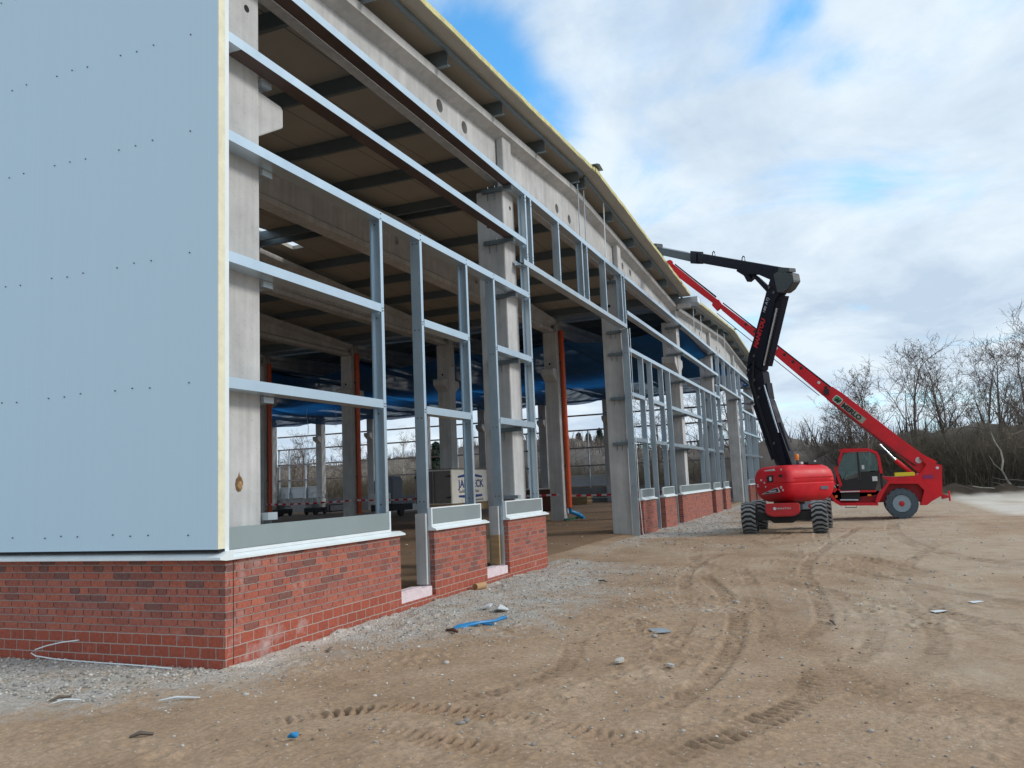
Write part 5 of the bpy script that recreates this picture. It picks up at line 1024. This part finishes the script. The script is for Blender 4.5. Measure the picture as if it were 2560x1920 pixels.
# ================================================================== trees and woods
def grow(seed, H, spread=.5, levels=5, lean=(0, 0), low=.25, r0=None, dens=1.0):
    """returns trunk segments and branch segments: arrays of (p0, p1, r0, r1)"""
    r = np.random.default_rng(seed); tr_, br_ = [], []
    r0 = r0 or H*.014
    def wander(p, d, L, ra, rb, nseg, jit, up, store):
        pts = [p.copy()]; d = d/np.linalg.norm(d)
        for i in range(nseg):
            d = d+r.normal(0, jit, 3)+np.array([0, 0, up]); d /= np.linalg.norm(d); q = p+d*L/nseg
            a, c = ra+(rb-ra)*i/nseg, ra+(rb-ra)*(i+1)/nseg; store.append((p, q, a, c)); p = q; pts.append(p)
        return pts, d
    def rec(p, d, L, ra, lv):
        if lv > levels or L < .18: return
        pts, de = wander(p, d, L, ra, ra*.35, 5 if lv < 3 else 4, .16+.03*lv, .05 if lv > 1 else .03, br_)
        nb = int((7 if lv == 1 else 6 if lv == 2 else 5 if lv == 3 else 3)*dens)
        for i in range(nb):
            t_ = r.uniform(.22, 1); k = min(int(t_*(len(pts)-1)), len(pts)-2); q = pts[k]+(pts[k+1]-pts[k])*r.uniform(0, 1)
            dd = (pts[k+1]-pts[k]); dd = dd/np.linalg.norm(dd); ax = r.normal(0, 1, 3); ax -= dd*ax.dot(dd); ax /= np.linalg.norm(ax)
            an = r.uniform(.45, 1.05); nd = dd*math.cos(an)+ax*math.sin(an)+np.array([0, 0, .12]); rec(q, nd, L*r.uniform(.38, .66), ra*(1-.62*t_)*.62, lv+1)
    pts, d = wander(np.zeros(3), np.array([lean[0], lean[1], 1.0]), H*.80, r0, r0*.22, 12, .055, .02, tr_)
    nb = int(15*dens)
    for i in range(nb):
        t_ = low+(1-low)*(i+r.uniform(0, 1))/nb; k = min(int(t_*12), 11); q = pts[k]+(pts[k+1]-pts[k])*r.uniform(0, 1); a = i*2.4+r.uniform(-.5, .5)
        el = r.uniform(.35, .9)+.5*t_; nd = np.array([math.cos(a)*math.cos(el), math.sin(a)*math.cos(el), math.sin(el)])
        rec(q, nd, H*spread*(1.05-.62*t_)*r.uniform(.7, 1.1), r0*(1-.75*t_)*.55, 1)
    rec(pts[-1], d, H*.24, r0*.25, 2)
    return tr_, br_
def seg_mesh(segs, ns, rmin):
    p0 = np.array([s[0] for s in segs]); p1 = np.array([s[1] for s in segs]); ra = np.maximum(np.array([s[2] for s in segs]), rmin); rb = np.maximum(np.array([s[3] for s in segs]), rmin*.8)
    d = p1-p0; d /= np.linalg.norm(d, axis=1)[:, None]+1e-9; h = np.where(np.abs(d[:, 2:3]) < .9, np.array([[0, 0, 1.]]), np.array([[1., 0, 0]])); a = np.cross(d, h); a /= np.linalg.norm(a, axis=1)[:, None]; b_ = np.cross(d, a)
    ang = 2*np.pi*np.arange(ns)/ns; ring = a[:, None]*np.cos(ang)[None, :, None]+b_[:, None]*np.sin(ang)[None, :, None]
    v = np.concatenate([p0[:, None]+ring*ra[:, None, None], p1[:, None]+ring*rb[:, None, None]], 1); n = len(segs); i = np.arange(ns); f = np.stack([i, (i+1) % ns, ns+(i+1) % ns, ns+i], 1)[None]+2*ns*np.arange(n)[:, None, None]
    return v.reshape(-1, 3), f.reshape(-1, 4)
_tc = {}
def tree(x, y, H, seed, label, mt=None, spread=.5, lean=(0, 0), low=.25, levels=4, rmin=.0075, rot=0, group='bare winter trees', z=-.1, dens=.82, name='bare_tree', buds=True):
    mt = mt or M_bark
    root = thing(name, label, 'tree', (x, y, z), group); root.rotation_euler = (0, 0, rot)
    tr_, br_ = grow(seed, H, spread, levels, lean, low, dens=dens)
    v, f = seg_mesh(tr_, 8, rmin); fast_mesh('trunk', v, f, mt, True, root)
    v, f = seg_mesh(br_, 3, rmin)
    fast_mesh('crown', v, f, mt, False, root)
    if buds:                                           # withered leaves and catkins at the twig ends
        r = np.random.default_rng(seed+5); tips = np.array([s[1] for s in br_ if s[3] < rmin*1.4]); tips = tips[r.uniform(0, 1, len(tips)) < .07]; n = len(tips)
        if n:
            w_ = r.normal(0, .028, (n, 4, 3)); v = tips[:, None]+w_; fast_mesh('withered_leaves', v.reshape(-1, 3), np.arange(n*4).reshape(-1, 4), mt, False, root)
    return root
tree(47.6, -6.9, 8.2, 3, 'thin leaning bare tree directly behind the raised telehandler boom', lean=(.0, .20), spread=.50, low=.3)
tree(50.6, -9.5, 10.0, 8, 'tall forked bare tree rising above the telehandler cab end of the boom', spread=.46, low=.30, lean=(.02, .05))
tree(53.1, -11.7, 9.8, 21, 'bare tree with the highest crown behind the tail of the telehandler', spread=.46, low=.32)
tree(50.4, -14.2, 9.4, 34, 'dark straight bare tree near the right end of the thicket', spread=.44, low=.26)
tree(44.6, -16.6, 8.8, 47, 'large spreading bare tree reaching in from the right edge', spread=.66, low=.25, lean=(.0, .10))
tree(52.8, -16.4, 9.4, 57, 'tall bare tree beside the right edge, behind the spreading one', spread=.48, low=.28)
tree(57.5, -14.6, 9.8, 52, 'bare tree standing back between the two rightmost trees', spread=.46, low=.3)
tree(55.0, -5.2, 6.6, 61, 'low leafy-twigged bare tree below the telehandler boom', spread=.52, low=.12, dens=1.1)
tree(61.5, -12.3, 8.6, 72, 'small bare tree in the back row behind the thicket', spread=.5, low=.3)
tree(67.1, 10.4, 10.2, 83, 'broad bare tree seen through the first framed window bay past the gateway', spread=.55, low=.18)
tree(65.7, 6.1, 9.4, 94, 'bare tree seen through the far framed bay beside the corbelled column', spread=.5, low=.2)
tree(61.8, 2.6, 9.8, 105, 'bare tree seen through the second gateway of the hall', spread=.5, low=.2)
tree(60.6, 43.9, 7.6, 116, 'dark bare tree seen through the far window posts at the back left', spread=.52, low=.15)
tree(62.8, 47.2, 6.8, 127, 'second bare tree at the back left, half hidden by a window post', spread=.5, low=.2)
tree(63.5, 40.6, 7.0, 138, 'twisted bare tree seen between the two far corbelled columns', spread=.6, low=.12)
tree(72.0, 39.6, 8.4, 149, 'slender pale bare tree seen above the grey trailer', mt=M_birch, spread=.34, low=.3)
tree(68.5, 35.2, 7.0, 151, 'bare tree just left of the dark conifer', spread=.5, low=.2)
tree(74.0, 24.8, 6.6, 163, 'bare tree seen through the gateway behind the hall', spread=.5, low=.2)
# pale crooked stem leaning in front of the thicket
o = thing('leaning_stem', 'pale crooked tree stem leaning in front of the dark thicket', 'tree', (45.4, -13.9, .1))
MB().path([(45.4, -13.95, .2), (45.3, -13.6, .75), (45.1, -13.35, 1.35), (45.05, -13.45, 1.9), (45.1, -13.40, 2.4), (45.0, -13.15, 2.9), (45.0, -13.0, 3.5)], [.06, .055, .05, .05, .04, .035, .02], 7).build('trunk', M_birch, o, smooth=True)
MB().path([(45.1, -13.35, 1.35), (45.0, -13.0, 1.7), (45.0, -12.8, 2.2)], [.02, .015, .008], 5).build('branch', M_birch, o)
# conifers on the skyline
def conifer(x, y, H, seed, label, z=0):
    root = thing('conifer', label, 'tree', (x, y, z), 'dark conifers on the skyline'); r = np.random.default_rng(seed)
    MB().tube((x, y, z), (x, y, z+H*.97), H*.018, .01, 8).build('trunk', M_bark, root)
    n = 2600; h = r.uniform(.18, 1, n)**.8; rad = (1-h)*H*.40*r.uniform(.25, 1.1, n)*(1+.3*np.sin(h*40)); a = r.uniform(0, 6.283, n)
    c = np.stack([rad*np.cos(a), rad*np.sin(a), h*H-rad*.35], 1); d = np.stack([np.cos(a)*.35, np.sin(a)*.35, -.18*np.ones(n)], 1)*r.uniform(.6, 1.3, (n, 1)); w = np.stack([-np.sin(a), np.cos(a), np.zeros(n)], 1)*.11
    v = np.stack([c-w, c+w, c+d+w*.3, c+d-w*.3], 1)+r.normal(0, .04, (n, 4, 3)); fast_mesh('crown', v.reshape(-1, 3), np.arange(4*n).reshape(-1, 4), M_needle, False, root)
conifer(71.5, 35.0, 6.6, 1, 'broad dark conifer beside the grey trailer, seen through the hall')
conifer(124.2, 35.9, 8.6, 2, 'leftmost of three far conifers seen under the hall roof', 1.2); conifer(124.8, 34.4, 8.5, 3, 'middle one of three far conifers seen under the hall roof', 1.2); conifer(125.3, 32.6, 9.2, 4, 'rightmost of three far conifers seen under the hall roof', 1.2)
# thicket of young stems: one mass nobody could count
def band(pts, n, h0, h1, w, seed, name, label, mt, twigs=5, rs=.018, kind='stuff'):
    r = np.random.default_rng(seed); c = catmull(pts, 10); sl = np.concatenate([[0], np.cumsum(np.linalg.norm(np.diff(c, axis=0), axis=1))]); s = r.uniform(0, sl[-1], n)
    x = np.interp(s, sl, c[:, 0])+r.uniform(0, w, n); y = np.interp(s, sl, c[:, 1])+r.uniform(-.8, .8, n)
    H = r.uniform(h0, h1, n)*(1+.22*fbm(s*.35, s*0, 3, seed)); segs = []
    ln = r.normal(0, .16, (n, 2)); P0 = np.stack([x, y, np.zeros(n)], 1)
    A = []
    prev = P0; dr = np.stack([ln[:, 0], ln[:, 1], np.ones(n)], 1)
    for k in range(4):
        dr = dr+r.normal(0, .10, (n, 3)); dn = dr/np.linalg.norm(dr, axis=1)[:, None]; nxt = prev+dn*(H/4)[:, None]; rr = rs*(1-.2*k)
        A.append((prev, nxt, np.full(n, rr)*r.uniform(.6, 1.6, n), np.full(n, rr*.8))); 
        if k > 0 or True:
            for q in range(twigs if k else 2):
                t_ = r.uniform(0, 1, (n, 1)); b0 = prev+(nxt-prev)*t_; dd = r.normal(0, .55, (n, 3))+np.array([0, 0, .55]); L = r.uniform(.25, .9, (n, 1))*(1.15-.2*k); b1 = b0+dd*L; A.append((b0, b1, np.full(n, .010), np.full(n, .006)))
                b2 = b1+(dd+r.normal(0, .4, (n, 3)))*L*.5; A.append((b1, b2, np.full(n, .007), np.full(n, .005)))
        prev = nxt
    segs_ = [np.concatenate([a[i] for a in A]) for i in range(4)]
    p0, p1, ra, rb = segs_; d = p1-p0; d /= np.linalg.norm(d, axis=1)[:, None]+1e-9; h = np.array([[1., .3, 0]]); a = np.cross(d, h); a /= np.linalg.norm(a, axis=1)[:, None]+1e-9; b_ = np.cross(d, a)
    ang = 2*np.pi*np.arange(3)/3; ring = a[:, None]*np.cos(ang)[None, :, None]+b_[:, None]*np.sin(ang)[None, :, None]
    v = np.concatenate([p0[:, None]+ring*ra[:, None, None], p1[:, None]+ring*rb[:, None, None]], 1); i = np.arange(3); f = np.stack([i, (i+1) % 3, 3+(i+1) % 3, 3+i], 1)[None]+6*np.arange(len(p0))[:, None, None]
    o = fast_mesh(name, v.reshape(-1, 3), f.reshape(-1, 4), mt); tag(o, label, 'thicket', kind=kind); return o
band([(44.5, -22), (45.3, -16), (46.5, -12.5), (49.5, -9.0), (54.5, -5.0), (60, -1)], 2100, 2.4, 3.9, 5, 5, 'thicket', 'dense dark thicket of bare stems along the edge of the yard', M_thick, 5, .022)
band([(59, -1.5), (62.5, 8), (64, 20), (64, 32), (63, 45), (60, 58)], 3000, 2.2, 3.6, 7, 6, 'scrub_belt', 'belt of bare scrub beyond the far side of the hall', M_thick, 4, .02)
# wooded rise behind, a bumpy mass with its own twig fringe
def rise(pts, depth, hf, seed, name, label, mt, amp=1.6, fr=None):
    c = catmull(pts, 24); n = len(c); nd = 7; tg = np.gradient(c, axis=0); tg /= np.linalg.norm(tg, axis=1)[:, None]; nr = np.stack([tg[:, 1], -tg[:, 0]], 1)
    sl = np.concatenate([[0], np.cumsum(np.linalg.norm(np.diff(c, axis=0), axis=1))]); V = []
    for j in range(nd):
        p = c+nr*depth*j/(nd-1)*1.0; prof = [0, .62, .9, 1, .97, .7, 0][j]; h = hf(sl/sl[-1])*prof
        z = h+(amp*fbm(p[:, 0]*.22, p[:, 1]*.22, 3, seed)+.7*amp*np.abs(fbm(p[:, 0]*1.1, p[:, 1]*1.1, 3, seed+1)))*(prof > .1); V.append(np.stack([p[:, 0], p[:, 1], z-(.5 if prof == 0 else 0)], 1))
    V = np.stack(V, 1).reshape(-1, 3); q = (np.arange(n-1)[:, None]*nd+np.arange(nd-1)).ravel(); f = np.stack([q, q+1, q+nd+1, q+nd], 1)
    o = fast_mesh(name, V, f, mt); tag(o, label, 'woods', kind='stuff')
    r = np.random.default_rng(seed); m_ = 9000; i = r.integers(1, n-2, m_); j = r.integers(1, 5, m_); b0 = V.reshape(n, nd, 3)[i, j]+r.normal(0, .8, (m_, 3))*np.array([1, 1, 0]); d = r.normal(0, .28, (m_, 3))+np.array([0, 0, 1]); L = r.uniform(.5, 1.9, (m_, 1)); b0[:, 2] -= .3; b1 = b0+d*L
    w = r.normal(0, 1, (m_, 3))*np.array([1, 1, 0])*.03; vv = np.stack([b0-w, b0+w, b1+w*.3, b1-w*.3], 1)
    o2 = fast_mesh('treetop_fringe', vv.reshape(-1, 3), np.arange(4*m_).reshape(-1, 4), mt, False, o)
rise([(62, -60), (63, -38), (66, -22), (76, -8), (92, 4), (118, 22), (128, 48), (118, 75), (95, 100)][::-1], 22, lambda u: 4.6+1.1*np.sin(u*7)+.6*(1-u)+2.6*np.exp(-((u-.40)/.16)**2), 31, 'winter_wood', 'brown-grey wooded rise along the horizon', M_hill, 1.1)
# dead branches on the soil bank
db = thing('brushwood', 'loose dead branches lying on the soil bank below the thicket', 'branches', (44.4, -12.2, .4))
r = np.random.default_rng(9)
for i, (x, y, a, L, mt) in enumerate(((43.9, -12.3, 1.9, 1.6, M_birch), (44.2, -11.2, 1.2, 1.3, M_bark), (44.1, -13.4, 1.7, 1.8, M_bark), (44.6, -14.2, 1.3, 1.5, M_birch), (44.0, -12.9, .6, 1.0, M_bark))):
    zz = float(ground_fn([x], [y])[0][0])+.12; p = [(x+math.cos(a)*L*t_+r.normal(0, .05), y+math.sin(a)*L*t_, zz+.25*t_+r.normal(0, .04)) for t_ in (-.5, -.2, .1, .4)]; MB().path(p, [.035, .03, .025, .012], 5).build('branch', mt, db)
# ================================================================== litter and small things on the ground
def gz(x, y): return float(ground_fn([x], [y])[0][0])
def flat(name, label, cat, x, y, pts, mt, th=.012, tilt=0, rot=0, group=None, crumple=0, seed=1):
    r = random.Random(seed); z = gz(x, y)+.012; k = len(pts); c_, s_ = math.cos(rot), math.sin(rot); P_ = []
    for (u, v) in pts: P_.append((x+u*c_-v*s_, y+u*s_+v*c_, z+u*tilt+r.uniform(0, crumple)))
    cen = (x, y, z+crumple*.8); m = MB()
    top = [(a, b_, c+th) for a, b_, c in P_]; m.add(P_+top+[(cen[0], cen[1], cen[2]+th), (x, y, z)], [(i, (i+1) % k, k+(i+1) % k, k+i) for i in range(k)]+[(k+i, k+(i+1) % k, 2*k) for i in range(k)]+[((i+1) % k, i, 2*k+1) for i in range(k)])
    return tag(m.build(name, mt), label, cat, group)
x, y = 5.75, -.16; z = gz(x, y)+.055
o = MB().lathe([(.044, -.13), (.055, -.13), (.055, .13), (.044, .13), (.044, -.13)], (0, 0, 0), 'x', 20).build('cardboard_tube', M_card); o.location = (x, y, z); o.rotation_euler = (0, 0, R(-12)); tag(o, 'short brown cardboard tube lying at the foot of the first brick pier', 'tube')
flat('plastic_sheet', 'larger crumpled white plastic scrap on the gravel', 'plastic scrap', 3.72, -1.40, [(-.14, -.05), (-.02, -.11), (.13, -.06), (.14, .05), (.02, .09), (-.11, .06)], M_plasw, .01, 0, .6, None, .10, 4)
flat('plastic_sheet', 'smaller folded white plastic scrap beside the larger one', 'plastic scrap', 3.84, -1.15, [(-.08, -.05), (.07, -.06), (.09, .04), (-.06, .06)], M_plasw, .02, .1, .2, None, .05, 6)
x, y = 2.64, -1.53; z = gz(x, y)+.02
m = MB().path([(x-.22, y+.20, z), (x-.10, y+.06, z+.02), (x+.05, y-.05, z+.035), (x+.20, y-.16, z+.03), (x+.33, y-.27, z+.06)], [.018, .024, .02, .02, .026], 7)
m.path([(x-.20, y+.08, z), (x-.02, y+.05, z+.03), (x+.10, y+.0, z+.02), (x+.05, y-.20, z+.01)], .015, 6).path([(x-.10, y+.22, z+.01), (x+.02, y+.08, z+.03), (x+.18, y-.10, z+.03)], .014, 6)
tag(m.build('blue_strap', M_plasb, smooth=True), 'tangled bright blue plastic strap on the gravel', 'strap')
flat('steel_plate', 'thin grey rectangular plate lying on the brown soil', 'plate', 2.66, -3.80, [(-.13, -.10), (.12, -.09), (.13, .10), (-.12, .09)], M_galvd, .008, .0, .5)
for i, (x, y, a, b_, lab) in enumerate(((.91, -3.81, .085, .04, 'flat oval stone left of the crossing wheel tracks'), (.78, -4.31, .05, .028, 'small flat stone between the two curved ruts'))):
    flat('flat_stone', lab, 'stone', x, y, [(a*math.cos(t_*.9)*(1+.15*math.sin(t_*5+i)), b_*math.sin(t_*.9)*(1+.15*math.cos(t_*4+i))) for t_ in range(7)], M_stone, .02, 0, .8*i, 'flat stones lying loose', .008, i)
for x, y, lab in ((5.14, -7.22, 'farther white paper scrap at the right of the yard'), (4.41, -6.74, 'nearer white paper scrap at the right of the yard')): flat('paper_scrap', lab, 'paper', x, y, [(-.10, -.05), (.09, -.06), (.10, .03), (-.07, .05)], M_plasw, .004, 0, -.8, 'white paper scraps', .01, 3)
x, y = -1.87, -2.24; flat('blue_scrap', 'small crumpled bright blue plastic scrap in the front wheel track', 'plastic scrap', x, y, [(-.035, -.015), (-.01, -.03), (.03, -.02), (.04, .01), (.01, .025), (-.03, .02)], M_plasb, .012, 0, -1.0, None, .035, 8)
# thin pale wire looping along the left wall
tag(MB().path([(-.10, 1.90, .235), (-.11, 2.15, .205), (-.12, 2.36, .165), (-.13, 2.52, .12), (-.14, 2.575, .085), (-.14, 2.50, .055), (-.13, 2.2, .03), (-.14, 1.6, .022), (-.16, 1.0, .022), (-.20, .50, .02)], .007, 6).build('bent_wire', M_white, smooth=True), 'thin pale wire bent in a loop along the left brick wall', 'wire')
for i, (x, y, L, rt, w, mt, lab) in enumerate(((-1.12, -.50, .34, -1.1, .022, M_plasw, 'long white plastic strip lying where gravel meets soil'), (-1.46, .42, .22, -.9, .02, M_plasw, 'short white strip on the left gravel'), (-1.36, .62, .18, -.4, .03, MT['bark'], 'dark wood splinter beside the short white strip'), (-1.60, 1.25, .12, -.8, .02, MT['bark'], 'small dark splinter at the far left of the gravel'), (-2.05, -1.05, .16, -.9, .035, MT['bark'], 'dark clod of earth at the front of the wheel track'), (.9, -.62, .22, .4, .03, MT['bark'], 'dark splinter on the white dust by the long wall'), (2.15, -1.45, .20, 1.2, .05, M_brownm, 'brown splinter cluster left of the blue strap'), (6.9, -1.9, .25, .9, .03, MT['bark'], 'dark twig on the gravel before the gateway'), (3.4, -5.6, .35, .2, .03, MT['bark'], 'dark scrap of wood on the soil right of the ruts'))):
    z = gz(x, y)+.012; c_, s_ = math.cos(rt), math.sin(rt); tag(MB().path([(x-c_*L/2, y-s_*L/2, z), (x-c_*L*.1+.01, y-s_*L*.1, z+.018), (x+c_*L/2, y+s_*L/2, z+.004)], [w*.25, w*.5, w*.3], 6).build('white_strip' if mt is M_plasw else 'wood_splinter', mt), lab, 'strip' if mt is M_plasw else 'splinter')
